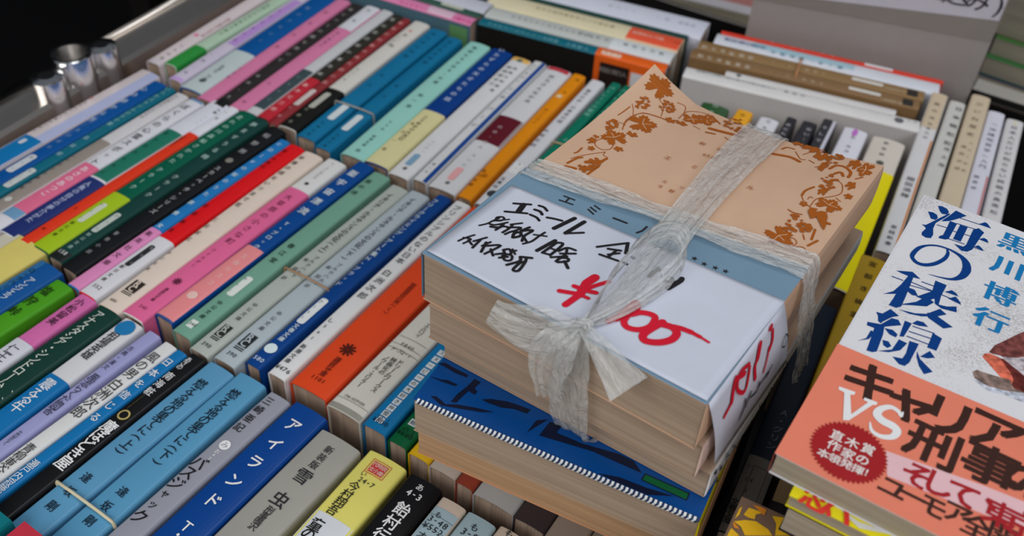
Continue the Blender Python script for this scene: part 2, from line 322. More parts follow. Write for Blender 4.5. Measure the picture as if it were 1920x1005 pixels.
# ------------------------------------------------------------------ data: upright books (kind of row, centre x, y, yaw, length, thickness, colour, label, prints)
BOOKS = [
('A0',-0.2053,0.3892,-1.76,0.148,0.0289,'c9ba66','wide pale yellow paperback at the left edge of the photo,whitish along one side',[('R',0.3,24.6,14.4,4.6,'bdb8a6')]),
('A1',-0.2112,0.3655,-2.65,0.148,0.0164,'1b62ae','bright blue paperback beside the pale yellow one,its spine lettered in black and white',[('R',0.3,37.1,8.2,3.3,'3a80bb'),
('T','ロックハート',7.9,25.2,4.2,3.4,'14233a',1),
('T','アンジェラ',12.6,26.3,-1.5,4.2,'c8d4ea',1)]),
('A2',-0.216,0.3506,-2.7,0.148,0.0121,'46901c','grass green paperback titled 塩狩峠 in black',[('T','塩狩峠',8.1,25.1,2.0,6.2,'1c3312',1)]),
('A3',-0.2159,0.3313,-0.44,0.148,0.0107,'c4649c','pink paperback with a white paper band,next to the dark green one',[('T','小松留美',4.8,19.8,0.0,4.8,'3a2232',1),
('O',35.0,61.6,'c2c2ca'),
('T','仁王',41.2,46.2,0.0,6.0,'33333a',0)]),
('A4',-0.216,0.3175,-1.14,0.148,0.0148,'1c463c','dark green paperback titled アナスタシア・シンドローム in white brush lettering',[('T','アナスタシア・シンドローム',5.6,55.9,1.2,5.1,'c8cdc4',1),
('T','、、',57.2,61.9,-5.0,3.0,'c8cdc4',0)]),
('A5',-0.2152,0.3018,-0.32,0.148,0.0117,'c6c6c8','white paperback with a blue paper band reading 震える牛',[('E',0.4,0.0,4.6,4.6,'2a8ccc'),
('T','相場英雄',11.4,25.6,0.6,5.2,'26262a',1),
('O',41.2,82.7,'1a82c8'),
('T','震える牛',46.3,61.5,0.5,6.1,'dfe6ee',1)]),
('A6',-0.2149,0.2903,-1.5,0.148,0.0077,'9a9ac6','lavender paperback titled 風流らくだ問答 beside the white-and-blue one',[('T','古典・漢文',12.8,26.1,0.8,3.0,'3a3a50',0),
('T','風流らくだ問答',33.3,55.9,0.0,4.6,'36364a',0),
('T','立川志らく',70.0,76.7,0.0,2.2,'3a3a50',0)]),
('A7',-0.2156,0.2808,-2.71,0.148,0.0079,'ccccca','white paperback titled 風の男 in large thin characters',[('T','風の男',10.2,22.1,0.0,6.0,'2c2c30',0),
('T','白洲次郎',29.9,48.8,0.0,6.2,'2c2c30',0),
('T','青柳恵介',72.3,85.8,0.0,5.0,'2c2c30',0)]),
('A8',-0.216,0.2728,-2.23,0.148,0.0063,'1c86cc','bright light blue paperback titled 日本を信じる in white,between the white and the black one',[('T','日本を信じる',8.2,46.5,0.0,4.6,'d6e4f0',1),
('T','瀬戸内寂聴',75.7,90.3,0.0,4.0,'d6e4f0',0)]),
('A9',-0.2139,0.2639,-1.54,0.148,0.0091,'141416','black paperback titled 魔ほどき屋 in white with a small gold emblem',[('T','あさの',4.1,9.3,1.8,3.3,'d0d0d0',1),
('T','南海粧',15.6,26.2,1.5,4.6,'d0d0d0',1),
('T','…………',29.8,37.0,1.7,2.4,'9a8a5a',0),
('E',41.2,0.0,2.7,2.7,'a8975c'),
('E',41.2,0.0,1.9,1.9,'141416'),
('T','魔ほどき屋',48.7,71.2,0.0,6.4,'e0e0e0',2)]),
('A10',-0.2128,0.2508,-1.26,0.148,0.0148,'6aaedb','sky blue paperback 燃える地の果てに(上),first of two held by a rubber band',[('T','燃える地の果てに(上)',12.2,56.2,0.0,5.4,'1e2c3c',1),
('T','逢坂剛',71.9,88.0,0.0,4.6,'1e2c3c',1)]),
('A11',-0.2099,0.2341,-0.23,0.148,0.0153,'66aedc','sky blue paperback 燃える地の果てに(下),second of two held by a rubber band',[('T','燃える地の果てに(下)',11.2,54.5,0.0,5.3,'1e2c3c',1),
('T','逢坂剛',71.5,87.4,0.0,4.6,'1e2c3c',1)]),
('A12',-0.2109,0.2186,-1.24,0.148,0.0115,'8b8d97','grey paperback titled バスジャック with a white round mark',[('T','三崎亜記',4.9,22.0,2.0,4.6,'1c1c22',1),
('E',32.1,0.0,2.4,2.4,'dcdce2'),
('H','み',32.1,0.0,3.2,'6a6c74',0),
('T','お42',36.1,40.3,0.0,2.4,'dcdce2',1),
('T','バスジャック',44.0,74.7,1.9,6.8,'14141a',1)]),
('A13',-0.2088,0.2024,-0.65,0.148,0.0179,'0d4da2','deep blue paperback titled アイランド in white',[('T','アイランド',11.1,56.2,0.0,6.8,'e8ecf4',2),
('H','T',70.1,0.0,6.0,'e8ecf4',1),
('E',74.4,0.0,0.6,0.6,'e8ecf4')]),
('A14',-0.2139,0.182,-0.57,0.148,0.0208,'94928a','grey-beige paperback titled 雪虫,marked 新装版',[('T','新装版',7.3,16.3,0.0,4.0,'2e2e30',1),
('T','雪虫',23.1,36.2,0.0,7.4,'26262a',1),
('T','刑事鳴沢',42.1,51.0,0.0,3.7,'2e2e30',1)]),
('A15',-0.2108,0.1581,0.8,0.148,0.0186,'d2ca68','yellow paperback with a red square seal at its head',[('R',33.9,63.3,9.3,-9.3,'c8ccd0'),
('S',6.6,0,7,'c03028'),
('T','い',11.5,11.5,3.4,2.8,'35352a',0),
('H','24・7',14.3,0.0,3.2,'35352a',1),
('T','今村翔吾',18.4,31.5,3.0,5.0,'26261e',1),
('T','童の神',39.9,50.1,4.0,6.1,'1e1e1e',2)]),
('A16',-0.2109,0.1388,0.8,0.148,0.0155,'141416','black paperback lettered in white,between the yellow and the pale one',[('T','あ',4.2,4.2,0.0,3.4,'e4e4e4',1),
('H','4-3',8.3,0.0,4.0,'e4e4e4',2),
('T','飴村行',16.2,30.1,0.0,6.6,'e4e4e4',2)]),
('A17',-0.213,0.1244,0.3,0.148,0.0114,'c8b8a8','paperback with a cream head and a pale blue spine marked も 3-48',[('R',4.9,25.6,5.7,-5.7,'9fb6be'),
('R',8.7,9.0,5.7,-5.7,'5c6a70'),
('R',14.6,14.9,5.7,-5.7,'5c6a70'),
('T','も',8.3,8.3,1.7,3.0,'2c3438',1),
('H','3-48',11.1,0.0,3.8,'2c3438',1),
('H','¥552',14.6,0.0,3.8,'2c3438',1),
('T','オ',19.3,19.3,1.9,4.0,'2c3438',1)]),
('A18',-0.2129,0.1117,0.0,0.148,0.0129,'9cb4bc','pale blue paperback marked も 3-8 on its spine',[('T','も',5.3,5.3,0.0,3.6,'2c3438',1),
('H','3-8',8.9,0.0,4.2,'2c3438',1)]),
('A19',-0.2114,0.0995,-0.3,0.148,0.0103,'c4b4a2','cream paperback marked も,last of the front row before the bottom edge',[('T','も',1.7,1.7,0.0,3.6,'2c3438',1)]),
('B0',-0.0614,0.456,0.62,0.148,0.0159,'bfb4b4','broad pinkish white paperback next to the chrome rail,its lower spine bright blue',[('R',85.9,128.7,8.0,-8.0,'1484c8'),
('R',0.3,85.9,-0.8,-8.0,'a4aac8'),
('T','生まれてから東京の町に',45.7,80.8,5.0,2.6,'5a5050',0),
('E',40.0,6.7,1,1,'c85040'),
('P',89.3,94.3,3.2,0.0,'b8c0c8')]),
('B1',-0.0664,0.4415,1.5,0.148,0.0104,'0b5eae','deep blue paperback with a row of white characters beside the pinkish white one',[('T','心の絆から方',10.7,50.3,1.7,4.4,'b4c8e4',1),
('T','あけぼの',62.2,82.1,0.0,3.0,'8fb4e0',0),
('P',91.3,109.4,2.6,-2.3,'b8bcc0'),
('T','あ32',93.9,105.9,0.0,2.2,'50606a',0)]),
('B2',-0.0666,0.432,1.12,0.148,0.0071,'187a90','narrow teal paperback with light lettering,beside the deep blue one',[('T','いつかパラソルの下で歌',2.9,47.3,0.0,3.6,'8fc0c0',1),
('T','森絵都',64.3,82.8,0.0,3.4,'8fb8c4',1),
('P',99.4,118.4,2.1,-2.5,'b4bab8'),
('T','も16',102.1,114.5,0.0,2.0,'50606a',0)]),
('B3',-0.0675,0.4216,1.18,0.148,0.0094,'c2bfc0','white paperback whose lower spine is brownish grey,left of the 心霊スポット one',[('T','川の底からこんにちは',4.6,30.9,1.0,2.6,'54484e',0),
('R',59.1,134.4,4.7,-4.7,'8a8078'),
('T','しゃばけの夢小説',78.1,112.6,2.8,2.6,'3c342c',0),
('E',123.1,0.0,2,2,'b4b4ae')]),
('B4',-0.067,0.4107,0.74,0.148,0.0107,'c9c9ce','white paperback titled ぼくらの心霊スポット with a pink paper band',[('T','ぼくらの心霊スポット',9.6,76.0,0.0,5.4,'2c2c34',0),
('R',0.3,1.9,5.4,-5.4,'6fa4d8'),
('O',78.9,125.5,'cf6484'),
('T','あさのあつこ',83.8,109.5,-0.5,4.6,'ecd2dc',1),
('T','ーーーー',89.9,115.0,3.4,1.8,'f0dce4',0),
('R',125.5,132.4,5.4,-5.4,'7fb0e0')]),
('B5',-0.0606,0.3984,0.23,0.148,0.0123,'c9cad2','white paperback with a green middle and a navy paper band',[('T','一大事',3.5,9.9,-4.6,2.4,'26262a',0),
('T','・・・',16.7,23.8,-4.3,2.4,'26262a',0),
('R',36.8,91.0,6.2,-6.2,'2c8870'),
('T','雨の日のために',41.5,86.5,2.0,2.8,'1c4a3c',0),
('O',92.6,147.4,'2c3c80'),
('T','人魚の自分の夢介がた',97.8,134.4,0.0,4.0,'b4bce0',1)]),
('B6',-0.06,0.3878,0.69,0.148,0.0073,'cfd0d6','narrow white paperback with a red paper band',[('T','一 新',6.9,14.5,0.0,2.2,'26262a',0),
('O',33.2,147.4,'d2361c'),
('T','読書感想文',38.5,48.3,1.8,2.4,'6a1c10',0),
('T','文庫',115.8,135.6,0.0,2.2,'6a1c10',0)]),
('B7',-0.0588,0.3777,0.7,0.148,0.012,'0a6a50','green paperback with white lettering and a lime green paper band',[('T','走れの川森鮎さかれた',7.2,59.5,0.0,4.0,'9cc4b4',1),
('T','クラーク',69.2,87.8,0.0,3.8,'a8ccbe',1),
('O',95.7,147.4,'98b41e'),
('P',105.6,123.2,2.4,-1.4,'bcc4b0'),
('T','ク21',107.5,120.3,2.1,2.2,'4a5a2a',0),
('T','新公文庫',125.6,136.4,2.2,2.6,'3a4a10',1)]),
('B8',-0.0593,0.3662,0.74,0.148,0.0105,'1f4c46','dark green paperback with white lettering and a pale grey edge,beside the green one',[('T','夢ますうる時',7.5,46.1,0.0,4.2,'a4c0b8',1),
('T','クラーク',68.4,87.3,0.0,3.8,'a8bcb4',1),
('P',106.6,124.0,2.1,-1.7,'b0b8b0'),
('T','ク32',108.9,121.1,0.0,2.2,'3c4a48',0),
('T','新公文庫',126.6,137.9,0.0,2.6,'90a8a0',1),
('R',141.2,147.7,5.3,-5.3,'1c1e1e'),
('H','158',142.6,0.0,3.2,'c0c4c0',1)]),
('B9',-0.0607,0.3536,0.08,0.148,0.0111,'17181a','black paperback with white lettering and a grey disc',[('T','相野隊',9.9,28.9,0.0,4.2,'9c9c9c',1),
('E',39.4,0.0,2.2,2.2,'7c7870'),
('T','スカーペッタ・シリーズ',48.4,94.0,0.0,3.6,'b0b0b0',1),
('T','警察小説',116.8,133.6,1.9,2.8,'8c8c8c',1)]),
('B10',-0.0676,0.3423,-0.0,0.148,0.0074,'2b8cd8','sky blue paperback with a pink paper band printed 集英社文庫',[('T','①ロードの街のうた',5.1,61.2,0.0,3.4,'c2dcf2',1),
('T','旅情',70.8,81.5,1.2,3.4,'c2dcf2',1),
('T','女',93.1,93.1,0.0,3.4,'c2dcf2',1),
('O',96.1,147.4,'cc80ac'),
('T','集英社文庫',100.8,127.3,0.0,3.8,'542840',1)]),
('B11',-0.0678,0.3328,0.25,0.148,0.0106,'d0161c','scarlet paperback with a white paper band and a black rounded mark',[('T','誓いの時代',7.8,25.9,2.4,3.2,'6a0a0c',1),
('T','武田泰淳',68.1,92.1,3.0,3.2,'5c0c10',1),
('O',98.6,147.4,'c9c8cc'),
('P',105.6,123.4,2.3,-1.1,'2c2c30'),
('T','た51',107.6,120.6,0.0,2.2,'b0b0b0',0),
('T','朝日文庫',125.0,135.8,1.6,2.6,'26262a',1),
('H','552',141.3,0.0,3.0,'26262a',1)]),
('B12',-0.0679,0.3194,1.14,0.148,0.0129,'d2c2b4','cream paperback with a black publisher mark',[('T','早春の頃をいつまで花',7.2,57.6,3.0,3.6,'463a34',1),
('T','三田誠広',73.2,91.7,4.5,3.2,'5c4c44',0),
('T','中公文庫',104.6,118.6,4.9,2.4,'5c4c44',0),
('L',127.0,137.1,3.2,-2.8,'2e2622'),
('H','480',143.1,1.5,2.4,'463a34',0)]),
('B13',-0.0656,0.3054,0.48,0.148,0.013,'cdccc9','white paperback with a pink paper band titled 大草原の小さな町',[('T','T・インガルス',4.1,19.2,0.0,2.2,'4a4a4a',0),
('E',25.7,0.0,1.2,1.2,'26262a'),
('O',32.1,147.4,'d2608c'),
('T','大草原の小さな町',40.2,83.9,0.0,4.6,'6c2440',1),
('T','ワイルダー',93.5,107.0,2.1,2.6,'6c2440',0),
('F',119.5,0,2.2,'501c30'),
('T','講談社文庫',126.3,134.8,0.0,2.2,'5c2038',1),
('H','540',140.8,0.0,2.6,'5c2038',0)]),
('B14',-0.0582,0.2919,-0.37,0.148,0.0114,'0e54a6','royal blue paperback titled 亜宇宙漂流,salmon lower spine',[('T','亜宇宙漂流',11.5,51.5,0.0,5.6,'cfdcf0',1),
('T','T・ブロック',64.8,86.5,0.0,3.4,'c4d4ea',1),
('R',87.3,147.7,5.7,-5.7,'d88284'),
('T','文春ネスコ',95.4,118.3,-0.5,3.6,'e0b0ac',1),
('E',129.6,0.0,2.6,2.6,'dcb4ac'),
('R',146.7,147.7,5.7,-5.7,'4c66a4')]),
('B15',-0.0607,0.2784,0.06,0.148,0.0116,'6f9c88','sage green paperback titled 嵐の頃 with white pill mark and price box',[('T','嵐の頃',9.5,21.7,1.9,3.6,'24443a',1),
('T','春江堂',73.9,86.8,0.0,3.8,'24443a',1),
('P',102.2,117.5,2.3,-1.9,'cdd2cc'),
('T','み61',104.5,114.8,1.8,2.2,'3c4c44',0),
('T','中公文庫',123.6,134.5,0.0,2.8,'24443a',1),
('R',137.9,143.0,2.3,-1.4,'ccd2cc'),
('H','340',140.6,0.0,2.4,'3c4c44',1)]),
('B16',-0.0641,0.2638,-0.24,0.148,0.0111,'a4aaa2','stone grey paperback イタリア・ルネサンスの文化(上),upper volume with a black mark',[('T','イタリア・ルネサンスの文化(上)',9.5,65.1,0.0,4.0,'3c403c',1),
('T','ブルクハルト',70.0,86.2,-1.5,2.8,'3c403c',0),
('T','柴田訳',74.1,90.0,1.8,2.8,'3c403c',0),
('T','中公文庫',112.0,122.7,0.0,2.8,'3c403c',0),
('L',128.4,138.6,2.2,-2.4,'2a2c2a'),
('H','390',142.9,0.0,3.0,'3c403c',1)]),
('B17',-0.062,0.2512,0.26,0.148,0.0124,'a2adb2','pale bluish grey paperback イタリア・ルネサンスの文化(下),lower volume with a black mark',[('T','イタリア・ルネサンスの文化(下)',7.6,64.4,0.0,4.0,'3a4044',1),
('T','ブルクハルト',69.7,86.3,-1.5,2.8,'3a4044',0),
('T','柴田訳',74.1,89.9,1.8,2.8,'3a4044',0),
('T','中公文庫',111.8,123.5,0.0,2.8,'3a4044',0),
('L',128.5,139.3,2.5,-2.7,'24282a'),
('H','390',142.8,0.0,3.0,'3a4044',1)]),
('B18',-0.0565,0.2392,0.09,0.148,0.0086,'0e4c9c','dark blue paperback with white title box and crest,right of the grey pair',[('T','フリークライミング・アート集',6.9,58.8,1.8,3.8,'c8d6ea',1),
('T','N・ブラッド',63.2,85.6,2.2,3.4,'b8c8e0',1),
('P',97.3,116.7,2.4,-1.7,'d0d4d4'),
('T','フ151',100.3,112.9,1.4,2.6,'3c4c5c',1),
('T','文春文庫',118.8,128.8,0.0,3.0,'c8d6ea',1),
('E',135.9,0.0,3,3,'c8d6ea'),
('F',135.9,0,2.2,'0e4c9c'),
('H','580',143.6,0.0,3.2,'b8c8e0',1)]),
('B19',-0.0552,0.2272,0.64,0.148,0.0096,'cfcfce','white paperback プリンシプルのない日本,left of the orange-red one',[('T','プリンシプルのない日本',6.0,56.7,0.0,4.6,'3c3c3e',0),
('T','白洲次郎',67.6,86.9,0.0,4.8,'3c3c3e',0),
('T','し561',108.2,121.8,1.6,3.2,'48484a',1),
('T','新潮文庫',128.0,138.4,1.5,3.0,'34343a',1),
('H','¥476',143.3,0.0,3.4,'34343a',1)]),
('B20',-0.0535,0.2115,1.28,0.148,0.0199,'d2441e','thick orange-red paperback with a dark flower emblem',[('T','警察署長の男(く)',69.1,91.4,0.0,3.2,'7c2412',1),
('F',119.9,0,3.4,'4c180e'),
('T','講談社文庫',127.1,137.4,0.0,3.2,'5c1a0e',1),
('H','1101',140.8,0.0,3.2,'5c1a0e',1)]),
('B21',-0.0546,0.1899,0.33,0.148,0.0177,'c4c2b8','cream paperback with fine rules,printed ドリームワークス映画化のノワール・スリラー',[('T','エルロイ',85.9,93.6,0.0,3.0,'5c5a54',0),
('R',97.3,97.7,8.9,-8.9,'8c8a80'),
('H','F840',102.0,0.0,3.0,'5a584e',0),
('R',102.4,102.8,8.9,-8.9,'8c8a80'),
('H','ド-ス2-1',106.3,0.0,2.8,'5a584e',0),
('R',105.4,105.8,8.9,-8.9,'8c8a80'),
('T','ドリームワークス',111.5,130.9,-3.4,3.0,'3c3a34',1),
('T','映画化の',112.2,121.0,0.0,3.0,'3c3a34',1),
('T','ノワール・スリラー',112.8,132.1,3.6,2.8,'3c3a34',1),
('R',141.3,141.6,8.9,-8.9,'8c8a80'),
('H','ヴィレッジブックス',140.0,0.0,1.9,'4c4a44',1),
('R',144.9,147.7,8.9,-8.9,'8c8a80')]),
('B22',-0.0542,0.1742,0.8,0.148,0.0122,'1488c8','sky blue paperback with a column of small white squares on its spine',[('Q','ス',97.0,0.6,3.4),
('Q','ヌ',101.4,0.6,3.4),
('Q','ー',105.8,0.6,3.4),
('Q','ピ',110.1,0.6,3.4),
('Q','ー',114.4,0.6,3.4),
('Q','の',118.6,0.6,3.4),
('Q','大',122.7,0.6,3.4),
('Q','好',126.8,0.6,3.4),
('Q','き',130.9,0.6,3.4),
('Q','仲',134.9,0.6,3.4),
('Q','間',138.8,0.6,3.4),
('Q','絵',142.7,0.6,3.4),
('H','イス-1',141.2,0.0,2.6,'1c4c70',0),
('H','¥600',143.5,0.0,3.2,'16365a',1)]),
('B23',-0.0548,0.1614,0.61,0.148,0.0096,'0c7040','green paperback just showing beside the bundle,marked ¥600',[('Q','絵',135.5,0.6,3.6),
('H','イス-2',140.1,0.0,2.6,'0c3420',0),
('H','¥600',142.5,0.0,3.2,'0c3420',1)]),
('C0',0.0946,0.47,4.6,0.148,0.0105,'c8bcbe','pinkish white paperback along the chrome rail,farthest left of the back row',[('R',142.7,147.7,5.3,-5.3,'c0b8bc'),
('T','東京の歴史と文化の旅',80.0,105.5,-3.7,2.4,'8c4c48',0),
('T','二人の旅',123.1,141.0,-1.6,2.6,'26262a',0),
('E',107.5,0.0,1.6,1.6,'d87098')]),
('C1',0.0993,0.4574,2.7,0.148,0.0098,'a4bca4','pale green paperback with a bright green paper band',[('T','夜明けのあの街角で歌え',54.7,101.0,0.0,2.8,'4c6c54',1),
('O',120.9,147.4,'2e8c3e')]),
('C2',0.0886,0.4445,4.48,0.148,0.0097,'bcb4c4','pale lavender paperback with a violet foot',[('R',26.1,96.9,1.5,-4.9,'a884c0'),
('T','花火大会の夜',45.0,91.1,0.0,2.4,'6c4c84',0),
('T','・新・刊',113.8,138.1,0.0,2.6,'5c5c64',0),
('R',144.5,147.7,4.9,-4.9,'b894cc')]),
('C3',0.0859,0.4301,5.32,0.148,0.0159,'0c62b0','deep blue paperback with a whitish paper band in the back row',[('T','愛のメモリー',27.7,79.0,0.0,3.6,'88b4dc',1),
('O',95.8,147.4,'b0bcbc'),
('T','新潮社 刊行書',117.3,136.7,0.0,3.2,'5c6c6c',0),
('E',135.9,0.0,2.2,2.2,'4c5454')]),
('C4',0.0836,0.4162,5.4,0.148,0.0107,'c87498','rose pink paperback with sparse dark characters,left of a black one',[('T','恋文の女',22.3,76.2,0.0,3.0,'7c3c5c',0),
('T','小説集',109.5,120.9,3.7,2.4,'7c3c5c',0)]),
('C5',0.0838,0.4045,5.06,0.148,0.0096,'2c2828','narrow black paperback with grey lettering between two pink ones',[('T','凍てつく心臓を抱いて',9.3,88.0,0.0,3.6,'9c9894',1),
('T','岩田・北',110.1,137.7,0.0,2.8,'9c9894',1),
('R',141.2,147.7,4.8,-4.8,'1c1c1c')]),
('C6',0.0878,0.3939,5.05,0.148,0.0116,'c87498','rose pink paperback whose head is white,right of the black one',[('R',0.3,36.3,5.8,-5.8,'c6c8cc'),
('T','刑事',6.8,24.1,0.0,2.8,'4c4c54',0),
('T','恋と推理の',43.8,62.4,0.0,2.6,'7c3c5c',0),
('T','小説',116.3,140.2,0.0,2.6,'7c3c5c',0)]),
('C7',0.0893,0.3833,4.91,0.148,0.0089,'bcbcbe','pale grey paperback with a dark slate lower spine',[('R',92.0,141.2,4.5,-4.5,'3c4c50'),
('T','ミステリ',101.7,131.1,0.0,2.6,'8c9c9c',0)]),
('C8',0.0888,0.3739,4.58,0.148,0.0083,'2e2c26','black paperback with a red paper band,in the back row',[('T','遠山金四郎の事件帳',8.0,90.3,0.0,3.6,'b4b4ac',1),
('O',96.7,147.4,'b02834'),
('T','事件父三郎',105.8,136.8,0.0,3.8,'e0a8a8',1)]),
('C9',0.0882,0.3658,5.05,0.148,0.006,'843034','maroon paperback with pink lettering and a white label',[('T','警視庁刑事の時代劇小説',8.1,95.7,0.0,3.6,'d0908c',1),
('P',105.7,125.4,2.7,-1.5,'c4b8b4'),
('T','文庫',128.9,139.4,1.3,2.6,'cc8c90',0)]),
('C10',0.0901,0.3555,4.28,0.148,0.0124,'c8c4bc','cream paperback with a black paper band at its foot,in the back row',[('T','三一ハスムル',24.2,37.0,2.5,2.6,'6c6458',0),
('E',14.6,0.0,1,1,'d06050'),
('T','新・聞',21.1,37.5,0.0,3.0,'5c564c',0),
('T','コニータ',73.6,87.5,2.1,2.6,'6c6458',0),
('O',99.7,147.4,'181816'),
('P',105.2,124.0,3.1,-1.2,'a8a89c'),
('T','文庫本',126.5,141.7,1.9,3.0,'8c8c7c',0)]),
('C11',0.0889,0.3406,4.3,0.148,0.0131,'1c84b4','sky blue paperback,left one of two tied with a rubber band in the back row',[('T','海の牙の物語',7.2,41.0,0.0,3.0,'145068',0),
('T','水上',68.7,81.9,0.0,3.0,'145068',0),
('P',107.8,125.8,1.3,-3.3,'c4ccce'),
('T','文春文庫',131.0,144.2,0.0,2.2,'145068',0)]),
('C12',0.0864,0.326,4.25,0.148,0.0113,'1a82b2','sky blue paperback,right one of two tied with a rubber band in the back row',[('T','海の牙の物語',6.9,37.3,0.0,3.0,'145068',0),
('T','水上',70.6,84.1,0.0,3.0,'145068',0),
('P',109.1,127.0,2.3,-2.3,'c4ccce'),
('T','文春文庫',132.9,145.0,0.0,2.2,'145068',0)]),
('C13',0.0905,0.3081,4.48,0.148,0.0156,'94ccc0','mint green paperback with dark lettering',[('T','教師たちの日々…の東',7.5,56.9,0.0,3.4,'2c5c50',1),
('T','松一男',74.6,88.6,0.0,3.4,'2c5c50',1),
('T','んう木',108.2,117.0,0.0,2.6,'4c6c64',0),
('T','新潮文庫',125.8,135.7,0.0,2.6,'2c5c50',0),
('T','図',141.9,141.9,0.0,2.8,'2c5c50',0)]),
('C14',0.092,0.2921,4.12,0.148,0.0152,'10489c','dark blue paperback with a cream paper band and white script title',[('T','いたずらの天才たちの話',0.8,69.7,0.0,4.2,'b4c4e4',2),
('O',85.8,147.4,'ccc492'),
('T','三十年めの大改訂',94.0,119.9,1.0,3.4,'4c4a30',1),
('T','新訂一版',103.2,133.1,4.0,2.6,'5c5a3c',1)]),
('C15',0.0912,0.2761,4.07,0.148,0.0132,'cccccc','white paperback with a yellow-orange cap and grey lettering',[('R',0.3,4.7,6.6,-6.6,'d8a850'),
('E',3.7,0.0,2,2,'5c6c5c'),
('T','開明歴史小',14.9,37.7,2.0,3.4,'5c6464',1),
('T','説集大明選書',14.2,44.3,-2.0,3.0,'5c6464',1),
('T','(一)…',111.2,121.1,0.0,3.0,'5c6464',0),
('P',125.3,137.3,2.6,-1.3,'88b0cc'),
('T','書',140.6,140.6,0.0,3.0,'26262a',0)]),
('C16',0.0944,0.264,4.33,0.148,0.0089,'c9c9c9','narrow white paperback with a royal blue stripe along one side',[('R',0.3,147.7,-1.6,-4.5,'1c52a4'),
('T','たてなおし…の一冊',6.7,50.0,1.0,3.0,'6c6c70',0),
('T','パージ',65.0,85.4,1.0,3.6,'5c5c60',0),
('T','東一ろ',131.1,139.3,1.0,2.4,'6c6c70',0)]),
('C17',0.0951,0.2499,4.32,0.148,0.0173,'c8c8ca','broad white paperback with a crimson cap and a maroon label',[('R',0.3,4.2,8.7,-8.7,'b43440'),
('T','井ちさんなか木',12.4,45.6,0.0,4.2,'4c4c50',0),
('R',66.6,96.6,7.8,-8.7,'5c1824'),
('T','四新・光夫',79.2,102.8,1.0,2.8,'b49ca0',1),
('P',125.5,138.3,2.6,-1.7,'e09c9c'),
('T','書',141.4,141.4,0.0,3.0,'26262a',0),
('T','んいに',111.8,122.6,0.0,2.4,'5c5c60',0)]),
('C18',0.0963,0.2359,4.31,0.148,0.0087,'dc8410','orange paperback with small black lettering',[('T','カ…ト',7.1,24.5,-1.5,3.4,'6c3c0c',1),
('F',30.3,0,2,'e8c8a0'),
('T','チャーリー',48.4,64.2,0.0,3.0,'6c3c0c',1),
('T','角川文庫',121.5,136.0,2.5,2.8,'6c3c0c',1),
('E',125.3,0.0,1.7,1.7,'a8640c')]),
('C19',0.0969,0.2236,3.72,0.148,0.0094,'c9c9cc','white paperback with grey lettering,between the orange and the green one',[('T','善子の中…の食卓の話',14.6,54.5,0.0,3.4,'5c5c64',1),
('T','水尾王田',67.4,84.4,2.4,3.4,'4c4c54',0),
('P',103.7,115.6,2.8,-2.4,'d8d8da'),
('T','ま31',105.4,113.9,0.0,2.2,'4c4c54',0),
('T','玉藻社',122.0,130.2,1.7,3.0,'3c3c44',1),
('E',137.0,0.0,3,3,'3c3c40')]),
('C20',0.1015,0.214,2.7,0.148,0.0064,'14886c','green paperback with pale lettering,left one of two tied with a rubber band',[('T','パーレーンの聖母',7.4,42.9,0.0,3.8,'84c4b0',1),
('T','上巻',73.5,96.4,-1.3,3.0,'84c4b0',0)]),
('C21',0.1027,0.2062,2.7,0.148,0.0061,'148466','green paperback with pale lettering,right one of two tied with a rubber band',[('T','パーレーンの聖母',7.1,46.8,0.0,3.4,'84c4b0',1)]),
('R0',-0.0172,0.0331,5,0.148,0.0125,'14202f','near-black navy paperback beside the tied bundle,grey label marked 14',[('T','A・グリン',77.9,98.3,-1.0,4.4,'5a6270',0),
('R',105.9,147.7,6.2,-6.2,'5e5850'),
('L',111.5,130.4,2.5,-3.5,'2a2622'),
('T','ク',112.8,112.8,4.5,2.6,'2a2622',0),
('H','14',119.4,2.4,3.2,'2a2622',1),
('H','1',125.2,1.8,3.4,'2a2622',2),
('T','文春文庫',132.2,142.3,4.0,3.6,'2a2622',2)]),
('R1',0.0318,0.0236,5,0.148,0.0135,'a0801c','ochre paperback below the tall white ones,mostly hidden by the fish book',[('T','宮部き幽霊',6.1,48.1,-0.6,4.4,'33260a',1)]),
('D0',0.1447,0.0486,4.6,0.148,0.0195,'c6beb2','broad cream paperback with a bright yellow paper band,right behind the bundle corner',[('T','野宮部',5.7,18.6,1.0,3.0,'54504a',1),
('E',27.9,0.0,2.2,2.2,'4c4a44'),
('O',35.7,147.4,'f2ca08')]),
('D1',0.1432,0.0686,4.6,0.148,0.0145,'ccccd4','white paperback with a small purple mark at its head,behind the bundle',[('E',-0.2,0.0,4.2,1.6,'b468b8'),
('T','出・京淳',10.4,26.8,0.0,3.0,'6a6a70',0)]),
('D2',0.1437,0.0851,4.6,0.148,0.0085,'2a2a2e','black paperback with a pale edge,rightmost of the three black ones behind the bundle',[('R',0.3,100.7,-1.9,-4.2,'b8b8c0'),
('T','そしで',11.0,26.5,1.0,3.4,'b4b4b8',1)]),
('D3',0.1337,0.0946,4.6,0.148,0.009,'242428','black paperback,middle one of the three black ones behind the bundle',[('T','おい…',8.8,20.8,-1.4,3.4,'b4b4b8',1)]),
('D4',0.1317,0.1054,4.6,0.148,0.0062,'242428','slim black paperback,leftmost of the three black ones behind the bundle',[('T','米だれ',9.7,20.7,0.0,3.0,'b4b4b8',1)]),
('D5',0.1222,0.1163,4.6,0.148,0.012,'cacace','white paperback with a small dark mark,left of the black ones behind the bundle',[('T','日本',4.0,11.9,0.0,3.0,'4c5454',0)]),
('D6',0.1217,0.1321,4.6,0.148,0.01,'dc9a1c','golden yellow paperback with one dark character,behind the bundle',[('T','因・五',6.2,14.1,0.0,2.6,'54400c',1)]),
